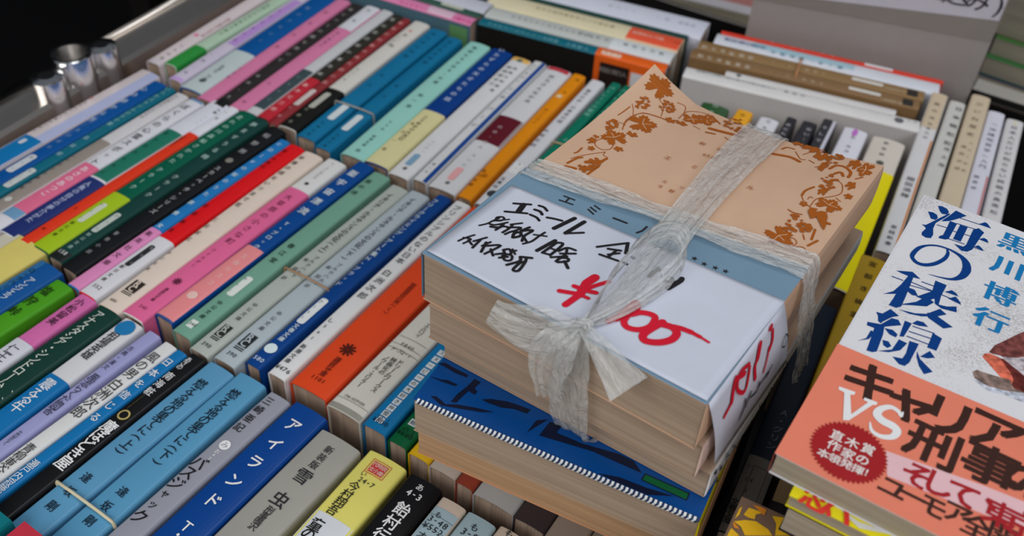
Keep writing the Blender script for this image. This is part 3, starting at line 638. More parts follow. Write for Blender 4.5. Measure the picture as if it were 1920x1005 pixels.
('D7',0.1167,0.1496,4.6,0.148,0.0175,'2f5230','dark green paperback with a pale scribble,peeking over the floral cover',[('T','州鉄',2.4,10.2,0.0,3.4,'a0b0a0',1)]),
('E0',0.2019,0.0344,5.1,0.178,0.0102,'c9c8c8','white paperback with tan head and orange side strip,leftmost of five tall books',[('R',0.3,45.1,5.1,-5.1,'bfae94'),
('R',58.3,177.7,-3.7,-5.1,'c4772c'),
('T','森の木',14.7,32.9,0.0,3.6,'54504c',1),
('T','日本人の',40.8,57.3,0.0,3.0,'4c4c50',1),
('T','細田須輝',105.3,123.0,0.0,4.4,'4a4a4e',1),
('T','産経新書',154.7,170.2,0.0,3.4,'4a4a4e',1)]),
('E1',0.1988,0.0228,4.8,0.178,0.0098,'bdbcb6','pale grey paperback,second from the left of the five tall books',[('T','日本戦犯犯',9.3,52.3,-1.6,4.6,'48484a',1),
('T','道土屋',59.0,77.5,-2.2,3.8,'56565a',0)]),
('E2',0.2158,0.0118,4.8,0.178,0.0118,'c0b097','tall tan paperback,middle one of the five tall books at the right,standing farthest back',[('T','少いね歴史',12.0,50.9,0.0,4.6,'6c5c48',0),
('T','磯田中研',66.8,92.3,1.6,3.0,'6c5c48',0),
('T','ひらく新書',60.9,92.3,-2.0,2.4,'7c6c58',0)]),
('E3',0.2018,-0.0008,4.8,0.178,0.0102,'c8c8d2','tall white paperback titled 「沖縄地質学」入門,fourth of the five tall books at the right',[('T','「沖縄地質学」入門',16.7,67.5,0.0,4.2,'5a5a66',0),
('T','雄車卓',79.6,91.7,1.7,3.4,'5a5a66',0),
('R',75.5,125.2,-3.6,-5.1,'b87474')]),
('E4',0.1993,-0.0126,4.8,0.178,0.0103,'c8c6c6','white paperback titled 日本人だけが知らない終戦の真実,rightmost of five tall books',[('T','日本人だけが知らない終戦の真実',10.1,99.2,0.0,4.2,'4a4a50',0),
('E',4.0,0.0,0.9,0.9,'d8c868'),
('T','松',105.9,105.9,0.0,4.0,'4a4a50',0)]),
('R2',-0.1227,0.0099,5,0.148,0.0122,'1a1416','black paperback with faint reddish streaks,below the ochre one and beside the bird-patterned book',[('R',5.4,17.0,4.9,-4.9,'8c7450')]),
('R3',-0.0498,-0.0152,4,0.148,0.021,'2a2628','dark paperback standing under the left side of the fish book stack',[]),
('R4',-0.0498,-0.0392,4,0.148,0.021,'2a2628','dark paperback standing under the middle of the fish book stack',[]),
('R5',-0.0498,-0.0632,4,0.148,0.021,'2a2628','dark paperback standing under the right part of the fish book stack',[]),
('R6',-0.0498,-0.0852,4,0.148,0.021,'2a2628','dark paperback standing under the far right edge of the fish book stack',[]),
('B24',-0.0555,0.15,0.6,0.148,0.0105,'d8ac1c','yellow paperback,only its foot showing under the peach-edged book',[]),
('B25',-0.0559,0.1379,0.6,0.148,0.013,'b8aca0','pale paperback next to the yellow one,foot just visible under the bundle',[]),
('B26',-0.0563,0.1269,0.6,0.148,0.0085,'8c3c2c','paperback with a brick red cover edge,foot just visible under the bundle',[]),
('B27',-0.0567,0.1128,0.6,0.148,0.019,'a8aaaa','thick pale grey paperback under the bundle near the bottom edge',[]),
('B28',-0.0571,0.096,0.6,0.148,0.014,'3c3436','dark paperback under the bundle near the bottom edge',[]),
('B29',-0.0575,0.0812,0.6,0.148,0.015,'94877c','brownish paperback under the right half of the bundle',[]),
('B30',-0.0579,0.0664,0.6,0.148,0.014,'847a70','taupe paperback under the right half of the bundle',[]),
('B31',-0.0583,0.0531,0.6,0.148,0.012,'6c625c','dark taupe paperback last in the middle row under the bundle',[]),
('X0',0.2022,0.2652,98.8,0.134,0.0095,'14788c','teal paperback with orange band and black cover,lying crosswise behind back row',[('T','ミステリーヒストリー大百科',7.8,56.6,2.8,3.2,'84c0c8',2),
('T','小貫悟ん',65.4,77.8,2.8,3.2,'84c0c8',1),
('O',85.2,133.4,'d85c1c'),
('P',88.4,102.3,3.8,-0.5,'d8b8a4'),
('T','新刊大',91.3,99.7,1.0,1.8,'8c4c30',1)]),
('X1',0.2167,0.2682,98.8,0.134,0.0145,'b4b8b4','light grey paperback with a white paper band,crosswise between the teal and the cream one',[('T','昭和史の中のある歴史伝記選書',19.1,76.5,1.0,2.6,'747870',0),
('T','柄沢秀井',68.4,87.2,0.0,3.4,'7c807c',0),
('O',90.9,133.4,'c8ccce'),
('T','東京の川展',100.6,125.5,0.0,3.6,'546060',1)]),
('X2',0.2348,0.2742,98.8,0.14,0.0195,'cec4a4','cream paperback whose foot end carries a vermilion label,lying crosswise behind the back row',[('T','日本の歴史散歩あんしん旅行編',35.6,90.5,0.0,3.2,'8c8460',1),
('R',102.8,139.7,9.8,-9.8,'d85438'),
('T','新東京の川展',107.1,125.8,0.0,4.0,'e8b4a4',1),
('T','(山梨)',131.7,141.4,0.0,2.6,'8c4434',0)]),
('X3',0.2472,0.2776,98.8,0.145,0.0035,'24504a','very thin dark green booklet crosswise between the cream and the broad white book',[]),
('X4',0.2628,0.2791,98.8,0.16,0.026,'c6c8d4','broad white book lying crosswise farthest back beside the sign',[('T','年六一十',90.2,107.9,0.0,3.6,'a0a2ae',0),
('T','一間',125.0,132.4,0.0,3.4,'a0a2ae',0),
('T','新選書',142.0,150.8,0.0,3.4,'9a9ca8',0)]),
('X5',0.2306,0.1161,101.2,0.148,0.0125,'cccac8','white paperback lying crosswise with its broad pale cover facing the tied bundle',[('T','聖書の言葉と詩の神々の国の旅よし',8.6,56.9,-2.7,3.0,'70787a',0),
('T','野間宏',65.6,75.8,-2.6,3.0,'5c6468',0),
('T','アスキー・メディア',99.9,129.6,-2.3,2.2,'9a9c9e',0),
('E',135.5,0.0,2.8,2.8,'5c5c60'),
('T','新書',141.2,145.1,-2.0,2.0,'8c8e90',0)]),
('X6',0.241,0.113,101.2,0.108,0.0055,'c2c0be','thin off-white booklet crosswise behind the white one,shorter than its neighbours',[('E',8.5,0.8,1.6,1.6,'5c6060')]),
('X7',0.2556,0.1227,100.8,0.148,0.0115,'7c6040','brown paperback with a black square at its foot,crosswise,nearer of a banded pair',[('T','雪の本町館街',6.7,38.1,3.6,3.6,'c0b4a4',1),
('T','一・八・宮部小',53.6,86.3,3.3,2.6,'b8a890',1),
('P',103.4,123.8,2.3,-1.4,'c8c4bc'),
('T','文藝新潮文庫',125.3,136.4,4.3,2.0,'b8a890',1),
('R',137.4,143.9,4.6,-2.9,'2a2826')]),
('X8',0.2686,0.1232,100.8,0.148,0.0115,'846844','brown paperback with a black square at its foot,crosswise,farther of a banded pair',[('T','雪の本町館街',4.5,36.0,3.6,3.6,'c0b4a4',1),
('T','一・十・宮部小',51.1,84.2,3.1,2.6,'b8a890',1),
('P',101.9,122.1,2.3,-1.4,'c8c4bc'),
('T','文藝新潮文庫',124.2,135.4,2.5,2.0,'b8a890',1),
('R',137.3,144.0,4.6,-2.9,'2a2826')]),
('X9',0.2831,0.1172,100.8,0.148,0.0145,'c8ccd4','white paperback with light blue lettering behind the two brown ones',[('R',25.6,93.3,2.2,-7.2,'a4c4d0'),
('T','夢幻万華の旅の会',7.9,32.2,0.0,4.0,'44589c',1),
('T','小説全集…の一巻',39.8,84.5,3.0,3.6,'4c94b0',1)]),
('X10',0.2931,0.1172,100.8,0.148,0.0035,'cc3c2c','thin red booklet standing against the grey sign',[('T','新・全集・文庫',35.3,75.8,0.0,1.8,'e4a89c',0),
('R',97.3,115.5,1.8,-1.8,'d0ccce')]),
('X11',0.1813,0.3988,95,0.13,0.0105,'d07ca4','paperback with a hot pink spine and a pale blue cover,crosswise behind the back row',[('R',94.5,114.7,5.2,-5.2,'ccacbc'),
('T','東京物語の女',74.3,94.5,3.6,2.4,'c43c80',1),
('T','人間の本',116.5,127.6,3.1,3.4,'c43c80',1)]),
('X12',0.1913,0.3998,95,0.13,0.0065,'34584c','dark green paperback with a pale title label,crosswise behind the pink one',[('P',98.7,116.4,1.9,-2.0,'b4b8a8')]),
('X13',0.2038,0.4008,95,0.13,0.0165,'b8bac4','off-white paperback,crosswise behind the dark green one',[]),
]
TR_INK = [(1.1,[(9.0,39.4),(14.0,42.7)]),(2.2,[(12.1,41.0),(12.9,36.8)]),(1.1,[(9.2,33.8),(15.8,37.8)]),(1.1,[(16.6,44.0),(18.5,44.3),(20.4,43.4)]),(1.2,[(16.7,41.2),(18.7,41.5),(20.2,40.6)]),(1.1,[(17.0,37.9),(19.6,38.0),(21.3,37.2)]),(1.1,[(22.5,40.3),(24.8,41.3),(27.5,42.1)]),(1.7,[(30.2,46.0),(27.6,36.9)]),(0.8,[(6.8,22.2),(8.3,24.6),(9.0,27.2),(9.8,29.5)]),(0.9,[(9.4,28.1),(9.0,29.5),(10.3,30.8),(11.4,30.3),(11.0,28.8),(9.9,27.9)]),(0.7,[(8.7,26.6),(12.9,31.2)]),(0.9,[(9.1,25.0),(11.0,25.9),(13.4,29.5)]),(1.2,[(10.2,24.1),(12.7,25.5),(12.8,27.9)]),(1,[(12.6,23.7),(13.3,26.6),(15.4,27.7)]),(0.9,[(14.9,29.3),(17.5,32.3)]),(1,[(15.5,29.5),(15.7,27.3),(15.2,24.1)]),(1,[(15.0,27.3),(18.7,30.1),(17.6,26.6)]),(1,[(16.4,23.9),(17.2,26.2),(18.3,27.7)]),(1.2,[(19.4,24.1),(18.6,26.2),(19.9,27.9),(20.9,26.4),(19.8,24.4)]),(1.1,[(19.6,28.8),(20.8,32.1)]),(1.1,[(19.7,28.6),(22.6,31.5),(22.0,27.3),(22.9,24.6)]),(1,[(21.6,27.0),(24.7,25.0)]),(0.9,[(24.0,23.6),(25.5,26.4),(25.9,29.8),(26.4,33.1)]),(0.8,[(24.1,29.8),(28.0,31.8)]),(1.5,[(31.5,31.8),(29.6,23.7)]),(1.1,[(32.5,31.2),(31.6,23.9)]),(1.1,[(32.5,31.2),(34.6,31.8),(34.3,24.5)]),(1,[(31.6,23.9),(33.9,24.6)]),(0.9,[(32.3,27.5),(34.5,27.8)]),(1,[(35.4,28.0),(36.7,31.2),(39.6,31.9)]),(1,[(36.5,27.3),(40.5,30.5)]),(1,[(36.7,31.2),(38.1,28.0),(37.2,25.2)]),(1,[(35.1,23.8),(39.0,27.6)]),(1.1,[(37.5,23.2),(37.9,25.7),(39.9,26.8),(40.4,25.5),(38.2,23.2)]),(1.2,[(39.7,25.0),(42.4,22.9)]),(0.8,[(6.2,11.3),(7.0,13.9),(8.6,17.1)]),(0.8,[(6.5,13.7),(9.0,14.6),(8.3,11.3)]),(0.9,[(8.6,13.7),(10.9,12.6)]),(0.9,[(10.3,14.3),(12.6,18.6)]),(1,[(11.7,16.2),(12.0,11.5)]),(0.9,[(13.9,14.2),(15.0,17.5)]),(1.1,[(14.0,16.4),(15.5,11.6)]),(1,[(15.0,15.0),(18.7,18.2),(17.0,11.5)]),(1,[(17.2,14.6),(19.7,12.5)]),(1,[(20.0,13.6),(21.5,15.3)]),(1,[(20.7,16.9),(22.0,18.4),(23.7,17.1),(22.6,15.7),(20.7,16.9)]),(1,[(22.2,14.3),(23.1,16.0),(24.7,16.2),(25.6,14.3),(24.1,13.1),(22.2,14.3)]),(0.9,[(23.1,17.9),(24.2,19.3)]),(0.8,[(22.9,19.1),(25.0,17.6)]),(1,[(23.8,15.0),(21.9,12.9)]),(1.1,[(25.9,11.6),(28.1,15.7),(27.3,17.3)]),(1.1,[(27.1,17.6),(30.4,19.5)]),(1.1,[(29.3,17.8),(29.9,16.1),(30.5,11.9),(29.5,10.8),(28.7,11.5),(28.8,15.2),(29.8,16.6)]),(1.6,[(33.9,46.4),(32.1,37.2)]),(1,[(32.2,37.1),(36.8,41.3)]),(1,[(44.3,37.9),(47.7,41.9),(51.6,46.3)]),(1.3,[(51.6,45.8),(53.6,41.2)]),(1,[(47.7,39.4),(51.6,41.3)]),(0.9,[(49.2,36.9),(51.9,39.9)]),(1,[(50.4,40.7),(49.9,35.8)]),(1,[(47.0,35.2),(53.5,36.3)]),(1,[(56.2,40.8),(57.0,40.7)]),(1,[(55.0,36.7),(56.7,36.7)]),(1.4,[(65.9,41.4),(65.4,36.3)]),(1,[(65.2,38.8),(66.7,41.2)]),(1.3,[(71.6,40.1),(73.1,38.2)]),(1.9,[(74.4,41.9),(74.4,40.3),(73.0,35.0)]),(1,[(70.9,37.5),(73.8,39.5)])]
TR_RED = [(1.8,[(46.2,12.1),(49.2,13.5),(52.5,15.1)]),(1.8,[(48.7,16.9),(52.9,17.6),(55.8,18.7)]),(1.6,[(56.4,25.8),(53.9,21.4),(51.9,16.8)]),(3,[(51.8,24.7),(51.0,20.6)]),(3,[(51.0,20.6),(52.2,14.8)]),(2.3,[(52.2,14.8),(51.1,8.0)]),(1.4,[(53.2,14.8),(55.2,15.0)]),(2.8,[(68.1,22.6),(68.0,20.7),(67.2,15.0)]),(2,[(67.2,15.0),(65.4,10.2)]),(2.4,[(68.6,22.6),(69.6,20.5),(68.2,16.5),(66.8,12.6)]),(2.2,[(68.8,16.3),(70.1,18.0),(71.7,20.0),(74.6,21.2),(76.4,20.5),(76.9,16.4),(74.8,13.0),(71.5,11.7),(69.4,13.2),(68.9,16.0)]),(2.6,[(79.1,20.5),(77.5,15.4),(77.0,11.9),(78.7,10.2),(82.4,12.1),(84.9,15.7),(84.8,19.1),(82.4,20.3),(79.7,19.6)]),(2,[(80.6,19.9),(84.4,21.5),(88.2,22.1)]),(1.5,[(88.2,22.1),(91.3,22.0)]),(0.9,[(91.3,22.0),(94.5,21.6)])]
TR_PRT = [(0.7,[(20.1,54.8),(24.3,55.2)]),(0.7,[(22.2,55.0),(22.4,52.2)]),(0.7,[(20.1,51.8),(25.2,52.6)]),(0.7,[(30.9,53.8),(33.7,52.7)]),(0.7,[(31.0,55.3),(33.7,54.5)]),(0.7,[(31.6,57.0),(34.2,56.4)]),(0.9,[(40.4,55.3),(45.4,55.8)]),(0.8,[(51.9,58.5),(51.7,55.6),(50.8,53.5)]),(0.8,[(53.7,58.6),(53.6,53.6)]),(0.3,[(65.9,56.3),(66.8,55.8),(67.2,54.5),(66.5,53.6)])]
TR_STARS = [(72.8,54.1),(76.6,53.7),(80.4,54.3),(83.9,54.9)]
TR_SIDESTARS = [(10.2,74.9),(14.0,73.3),(11.9,69.3)]
TR_SRED = [(2.2,[(42.8,112.0),(42.0,111.8)]),(1.6,[(43.9,109.9),(43.9,105.6),(41.9,103.3)]),(1.2,[(41.6,104.3),(40.2,99.8),(38.5,96.4)]),(2.6,[(34.6,111.0),(32.8,106.6)]),(1.8,[(32.8,106.6),(30.9,104.3),(31.8,98.8)]),(1.6,[(26.6,109.0),(20.3,110.4),(18.4,105.3),(24.2,100.0),(27.0,107.5)]),(2,[(23.5,107.7),(17.8,110.1)]),(2.2,[(17.1,110.7),(15.5,107.1),(14.6,103.2)]),(1.6,[(14.6,103.2),(9.6,101.4)])]
TR_SINK = [(0.9,[(46.0,93.3),(42.2,91.0)]),(0.9,[(43.1,92.5),(35.6,92.2)]),(0.8,[(35.8,94.2),(35.4,90.8),(29.5,92.6)]),(1.1,[(29.5,95.1),(26.6,91.0)]),(1,[(25.5,95.3),(25.2,91.4),(22.6,88.7)]),(1,[(24.6,91.1),(23.2,89.1)]),(0.5,[(55.9,99.6),(54.0,98.6),(53.6,95.7),(56.4,93.9),(58.0,96.3),(55.9,99.6)]),(0.5,[(61.8,82.3),(58.2,81.8),(59.6,75.4),(63.9,71.8),(66.1,74.4),(61.8,82.3)]),(0.7,[(60.5,81.6),(60.9,76.1)]),(0.5,[(51.4,77.9),(50.2,77.2),(50.4,74.6),(51.9,73.5),(53.0,74.8),(51.4,77.9)]),(0.4,[(53.9,77.5),(54.3,73.7)]),(0.4,[(55.6,77.9),(56.0,74.1)]),(0.5,[(42.1,78.1),(43.3,74.0)]),(0.5,[(43.9,77.0),(45.1,72.8)]),(0.4,[(42.7,76.0),(44.5,75.0)]),(0.4,[(36.2,75.1),(37.4,72.9)]),(0.4,[(37.4,74.7),(38.9,72.0)]),(0.4,[(38.7,74.1),(40.1,71.7)]),(0.5,[(29.3,73.9),(32.4,73.7)]),(0.4,[(22.1,76.3),(23.6,73.2),(22.5,73.2)]),(0.4,[(23.5,75.4),(25.5,71.8),(26.0,71.9)]),(0.4,[(17.4,77.0),(17.9,72.5)]),(0.4,[(18.5,76.8),(18.8,74.3)]),(0.4,[(17.9,74.7),(20.6,73.4)])]
TR_COV = [(0.35,[(15.0,133.7),(18.4,131.6),(21.1,124.8)]),(0.35,[(23.5,124.4),(19.9,123.2),(14.8,120.2),(13.4,114.6),(13.3,109.4),(14.7,104.6)]),(0.3,[(9.7,106.9),(12.0,108.2),(14.1,108.1)]),(0.35,[(12.4,94.9),(10.9,91.7),(12.1,88.9),(15.6,88.1),(17.8,90.3),(17.4,93.3)]),(0.35,[(9.5,75.7),(12.0,80.4),(17.4,87.6)]),(0.3,[(9.0,121.8),(11.1,119.3),(13.6,114.7)]),(0.5,[(8.6,111.7),(9.0,115.0),(9.3,119.7)]),(0.3,[(10.4,130.4),(10.1,128.1)]),(0.3,[(17.4,87.6),(17.9,85.3),(19.9,85.1)]),(1.2,[(19.4,81.1),(20.0,84.2)]),(1,[(19.6,71.5),(20.2,78.2)]),(1,[(10.1,72.5),(11.1,77.0),(12.4,79.0)]),(1.4,[(10.6,70.3),(14.2,71.5)]),(0.7,[(8.6,79.5),(9.2,80.9),(9.1,84.1)]),(1.0,[(73.9,147.8),(77.3,149.5),(81.3,149.5)]),(0.4,[(76.1,140.4),(78.5,146.2),(81.9,147.9)]),(0.8,[(68.0,139.1),(68.9,142.1),(71.7,142.7)]),(1.7,[(67.1,132.5),(71.0,134.2),(73.8,134.8),(77.1,133.9)]),(0.4,[(72.9,140.9),(76.7,136.2),(78.4,137.1)]),(1.2,[(88.6,135.6),(89.7,139.2),(92.7,140.0),(96.1,137.1),(96.6,133.2)]),(1.2,[(91.5,133.0),(93.0,135.2),(94.7,133.0)]),(0.35,[(93.4,129.0),(96.5,127.0),(98.3,121.4),(96.1,116.9),(92.6,112.8),(92.2,108.1),(92.4,105.9)]),(0.35,[(92.4,83.6),(94.8,85.5),(96.8,83.8),(95.8,81.0),(93.1,80.0)]),(0.4,[(96.6,81.2),(99.4,83.1),(101.6,81.1)]),(0.9,[(99.0,94.8),(100.1,88.9)]),(0.9,[(100.4,85.0),(102.0,89.6)]),(0.5,[(96.7,89.5),(98.1,87.3)]),(0.35,[(87.6,110.2),(89.5,107.8),(92.1,106.1)]),(0.9,[(87.3,110.9),(87.1,114.8),(88.7,119.2)]),(0.35,[(89.9,110.1),(90.1,112.2),(91.1,112.0)]),(0.6,[(86.9,99.5),(89.0,99.0),(91.8,99.9)]),(0.6,[(101.1,136.1),(99.3,133.4)]),(0.35,[(97.9,117.2),(100.1,116.1)]),(0.4,[(83.7,133.4),(85.1,136.2)]),(1.4,[(101.2,101.0),(101.7,101.0)]),(0.5,[(79.7,137.6),(82.1,136.6)]),(0.35,[(14.7,104.9),(12.7,111.4),(14.7,119.6),(20.9,123.1),(24.1,124.0)]),(0.35,[(20.8,139.5),(24.0,140.9),(26.1,135.6)]),(0.35,[(26.7,129.7),(26.3,137.7),(29.6,142.3),(33.6,144.4)]),(0.8,[(34.9,144.2),(40.5,140.0)]),(2,[(39.5,132.6),(43.4,133.8),(47.5,135.2),(51.5,136.6)]),(0.4,[(47.0,130.5),(49.6,129.8),(52.4,132.7)]),(0.3,[(33.7,129.2),(36.9,128.7)]),(1,[(39.8,128.3),(42.9,129.8)])]
TR_LEAF = [((11.5,140.0),5.3,6.4),((18.6,113.7),5.2,5.4),((15.2,97.8),4.6,4.5),((9.4,90.5),1.6,2.1),((12.0,86.0),1.4,1.3),((20.4,92.3),1.8,1.5),((17.9,80.0),2.5,2.1),((19.3,104.5),2.2,1.6),((9.4,93.9),1.3,0.7),((95.2,143.6),2.2,3.7),((100.2,141.7),2.6,4.9),((92.4,118.0),1.5,2.5),((99.4,128.0),1.7,2.8),((101.2,120.7),1.5,1.7),((97.4,111.3),4.3,3.8),((90.2,83.5),4.3,4.7),((93.7,82.2),2.1,1.9),((89.9,106.3),1.4,1.6),((82.3,144.0),2.7,3.7),((76.9,147.7),3.6,2.8),((71.1,148.3),2.3,1.8),((86.0,136.2),1.4,4.5),((25.2,125.5),2.0,1.9),((29.3,127.1),2.4,1.6),((30.6,134.1),3.6,4.0),((34.9,138.4),3.7,5.0),((49.0,141.6),2.2,3.5)]
TR_GRAPE = [((12.2,125.6),2.8,4.2),((19.6,132.8),3.0,4.1),((10.0,104.3),2.2,3.6),((17.0,75.5),2.6,4.1),((91.8,125.7),3.3,6.1),((91.2,92.8),3.5,5.6),((96.0,93.2),1.8,2.7),((87.5,144.0),2.5,5.9),((44.0,144.9),3.1,6.6)]
TR_CPOLY = [[(92.8,103.0),(92.7,105.6),(95.2,106.3),(95.2,104.0),(96.7,106.0),(98.4,106.5),(99.8,104.1),(101.2,99.1),(101.7,96.1),(100.2,97.4),(98.9,99.0),(96.7,101.6),(95.4,99.2)]]
TR_CTEXT = [('岩',(43.0,118.5),2.6),('波',(50.1,119.6),2.6),('6',(47.4,111.4),2.6),('5',(48.9,111.6),2.6),('1',(50.4,111.7),2.6),('6',(51.8,112.1),2.6),('エ',(37.8,99.5),2.8),('ミ',(48.4,100.9),2.8),('ー',(59.4,102.0),2.8),('ル',(70.6,102.7),2.8),('ル',(44.4,85.2),2),('ソ',(50.9,86.0),2),('今',(44.4,81.6),2),('野',(49.0,81.7),2)]
UM_UPOLY = [[(6.2,144.1),(7.5,144.8),(9.5,144.4),(10.7,142.7),(10.5,140.9),(8.8,140.1),(7.7,141.2)],[(4.1,138.3),(5.7,139.0),(7.4,138.4),(8.2,136.7),(7.8,135.0),(6.2,134.7),(5.1,136.6)],[(4.3,129.2),(5.7,129.9),(7.3,133.5),(8.8,137.2),(11.0,142.2),(11.4,141.7),(10.2,137.9),(8.4,133.3),(8.5,129.4),(9.5,125.9),(9.4,123.4),(7.8,122.5),(6.1,123.1),(5.7,124.6),(6.3,127.8),(5.5,128.7)],[(9.9,135.5),(10.1,136.7),(11.2,140.1),(12.6,145.4),(16.7,144.6),(15.0,141.7),(13.5,139.3),(12.1,137.4)],[(21.5,142.2),(23.3,144.9),(24.2,144.8),(26.1,142.5)],[(12.4,137.7),(15.0,137.7),(14.8,126.8),(13.8,125.7),(11.6,125.1),(11.6,126.5),(12.5,127.9),(12.5,133.2)],[(16.1,137.6),(18.8,137.9),(18.8,128.0),(16.1,127.8)],[(20.8,137.9),(22.3,139.9),(24.6,138.5),(24.2,135.9),(23.4,126.0),(22.2,123.7),(20.3,123.0),(18.0,124.7),(17.2,125.3),(20.3,125.7),(20.9,127.5)],[(23.9,133.5),(25.2,135.4),(26.4,135.1),(27.4,133.5)],[(23.4,128.1),(24.7,129.9),(26.0,129.0),(27.1,127.8)],[(4.4,98.3),(9.3,101.1),(12.7,99.0),(9.1,98.0),(6.3,98.0)],[(8.8,99.0),(10.4,98.2),(11.1,86.8),(11.3,81.5),(10.1,79.8),(7.6,79.6),(7.9,83.7),(8.0,92.6)],[(4.4,83.9),(6.8,87.3),(8.2,93.2),(9.3,92.0),(8.0,86.5)],[(17.1,101.4),(21.0,101.4),(20.9,95.2),(17.7,95.3)],[(10.2,92.2),(12.6,92.4),(14.5,89.9),(12.6,89.2),(11.0,90.0)],[(21.3,97.6),(23.2,99.9),(25.0,99.1),(25.7,98.0)],[(23.2,94.9),(25.0,97.4),(26.3,96.4),(27.7,94.4)],[(14.0,89.3),(17.7,95.3),(20.8,95.5),(21.4,90.0),(23.9,90.7),(26.6,92.7),(27.4,89.8),(22.7,88.6),(20.2,89.6),(19.4,92.1),(17.6,89.4)],[(10.3,81.9),(14.7,86.7),(16.9,91.5),(19.8,90.1),(18.3,86.6),(14.9,84.7)],[(10.8,79.6),(16.0,81.0),(19.3,83.1),(22.3,88.2),(24.9,86.8),(22.3,83.7),(18.2,80.8),(14.6,79.6)],[(19.3,83.9),(22.1,84.3),(28.2,82.0),(25.8,79.5),(20.2,81.5)],[(5.2,73.9),(7.2,74.4),(8.7,78.1),(12.1,76.6),(10.3,74.6),(8.4,70.6),(8.2,69.5),(7.1,70.0),(6.3,72.4)],[(4.3,67.6),(8.3,69.1),(10.4,74.1),(12.4,74.6),(14.0,72.7),(10.7,69.7),(7.1,66.1),(4.7,65.9)],[(7.1,66.1),(9.6,68.8),(10.4,64.9),(11.1,56.3),(10.0,55.1),(8.2,54.8),(8.0,57.5)],[(4.5,57.2),(6.4,60.1),(6.5,64.4),(8.1,64.5),(7.2,60.1)],[(9.8,68.1),(12.3,68.9),(14.3,67.8),(14.2,66.1),(12.1,66.2)],[(11.0,62.5),(12.8,62.9),(14.2,61.4),(13.4,59.8),(11.9,60.3)],[(11.2,56.7),(14.8,60.0),(15.3,65.9),(18.0,65.7),(17.1,61.3),(14.3,58.2)],[(14.3,75.5),(16.6,75.6),(16.2,67.9),(15.0,67.3)],[(16.6,75.6),(17.6,78.0),(19.6,78.5),(21.5,77.2),(18.8,75.9)],[(23.5,75.4),(26.7,74.6),(26.7,68.0),(23.8,67.7),(23.7,72.1)],[(18.3,67.2),(21.2,67.7),(21.1,57.8),(20.3,55.4),(18.6,55.1),(15.9,57.1),(18.7,58.2),(19.0,61.1)],[(21.6,64.3),(23.4,61.3),(28.3,58.2),(26.3,55.6),(24.0,58.1),(22.2,61.6)],[(23.1,62.3),(25.0,66.7),(27.2,64.7),(25.2,62.9)]]
UM_USTROKE = [(0.4,[(15.1,141.7),(21.9,142.3)]),(0.4,[(15.0,137.7),(21.4,138.5)]),(0.4,[(9.1,132.4),(12.6,132.9)]),(0.4,[(14.2,132.3),(21.2,133.4)]),(0.4,[(14.6,126.9),(20.2,127.4)]),(0.35,[(23.0,133.6),(26.9,133.5)]),(0.35,[(22.7,127.5),(26.5,127.7)]),(0.45,[(4.2,94.4),(7.8,94.6)]),(0.45,[(13.5,97.9),(17.8,98.2)]),(0.45,[(10.8,95.5),(27.1,95.4)]),(0.4,[(10.4,93.6),(18.1,95.2)]),(0.45,[(17.3,74.5),(23.9,75.4)]),(0.45,[(17.0,71.4),(23.8,72.4)]),(0.45,[(17.0,68.8),(23.7,69.3)])]
UM_UNO = [((16.0,120.4),0.61),((16.8,118.4),1.21),((16.5,114.6),1.48),((14.5,110.1),1.61),((11.8,107.3),1.68),((9.1,106.8),1.61),((7.0,108.5),1.41),((6.6,110.9),1.68),((7.4,115.1),1.48),((9.4,118.3),0.87),((12.4,120.4),0.87),((15.8,121.0),0.87),((18.8,120.6),1.21),((21.6,119.3),1.88),((23.6,116.9),2.76),((24.6,113.1),3.03),((24.0,108.8),2.35),((21.7,105.5),1.21),((18.0,104.0),0.61),((14.2,103.2),0.13)]
UM_FISH = [('6e3c38',[(40.8,77.6),(41.6,81.9),(43.9,86.2),(46.4,91.2),(48.3,94.5),(54.3,106.9),(74.0,120.6),(80.8,74.4),(68.5,68.8),(54.0,66.3),(50.7,68.5),(47.8,73.6),(45.4,77.9),(44.2,78.3),(41.9,77.5)]),('a8a0a4',[(44.8,78.1),(48.8,80.4),(50.6,82.3),(57.7,89.3),(67.1,96.1),(73.3,80.2),(60.7,74.0),(52.4,73.8),(50.0,75.1),(46.8,76.4)]),('5a2420',[(43.9,76.8),(45.5,77.3),(52.5,73.6),(54.0,66.3),(51.3,66.0),(49.3,68.7),(50.0,70.3)]),('c0604a',[(39.6,74.2),(39.7,75.9),(40.9,77.1),(44.1,77.2),(48.4,72.7),(50.1,69.9),(50.0,67.1),(48.6,67.0),(45.5,69.5)]),('7c6860',[(38.6,65.7),(39.6,67.6),(41.0,67.5),(44.4,68.1),(49.2,69.2),(50.8,66.3),(53.2,66.6),(54.0,66.3),(49.0,63.8),(44.0,62.5),(39.9,63.4)]),('b4b8c4',[(39.9,62.5),(40.7,63.1),(44.0,62.4),(49.0,63.6),(54.1,66.1),(61.8,68.5),(62.7,63.6),(54.9,62.2),(49.4,61.9),(44.5,60.6)])]
UM_UOBI = [(-0.2,52.2),(39.8,53.7)]
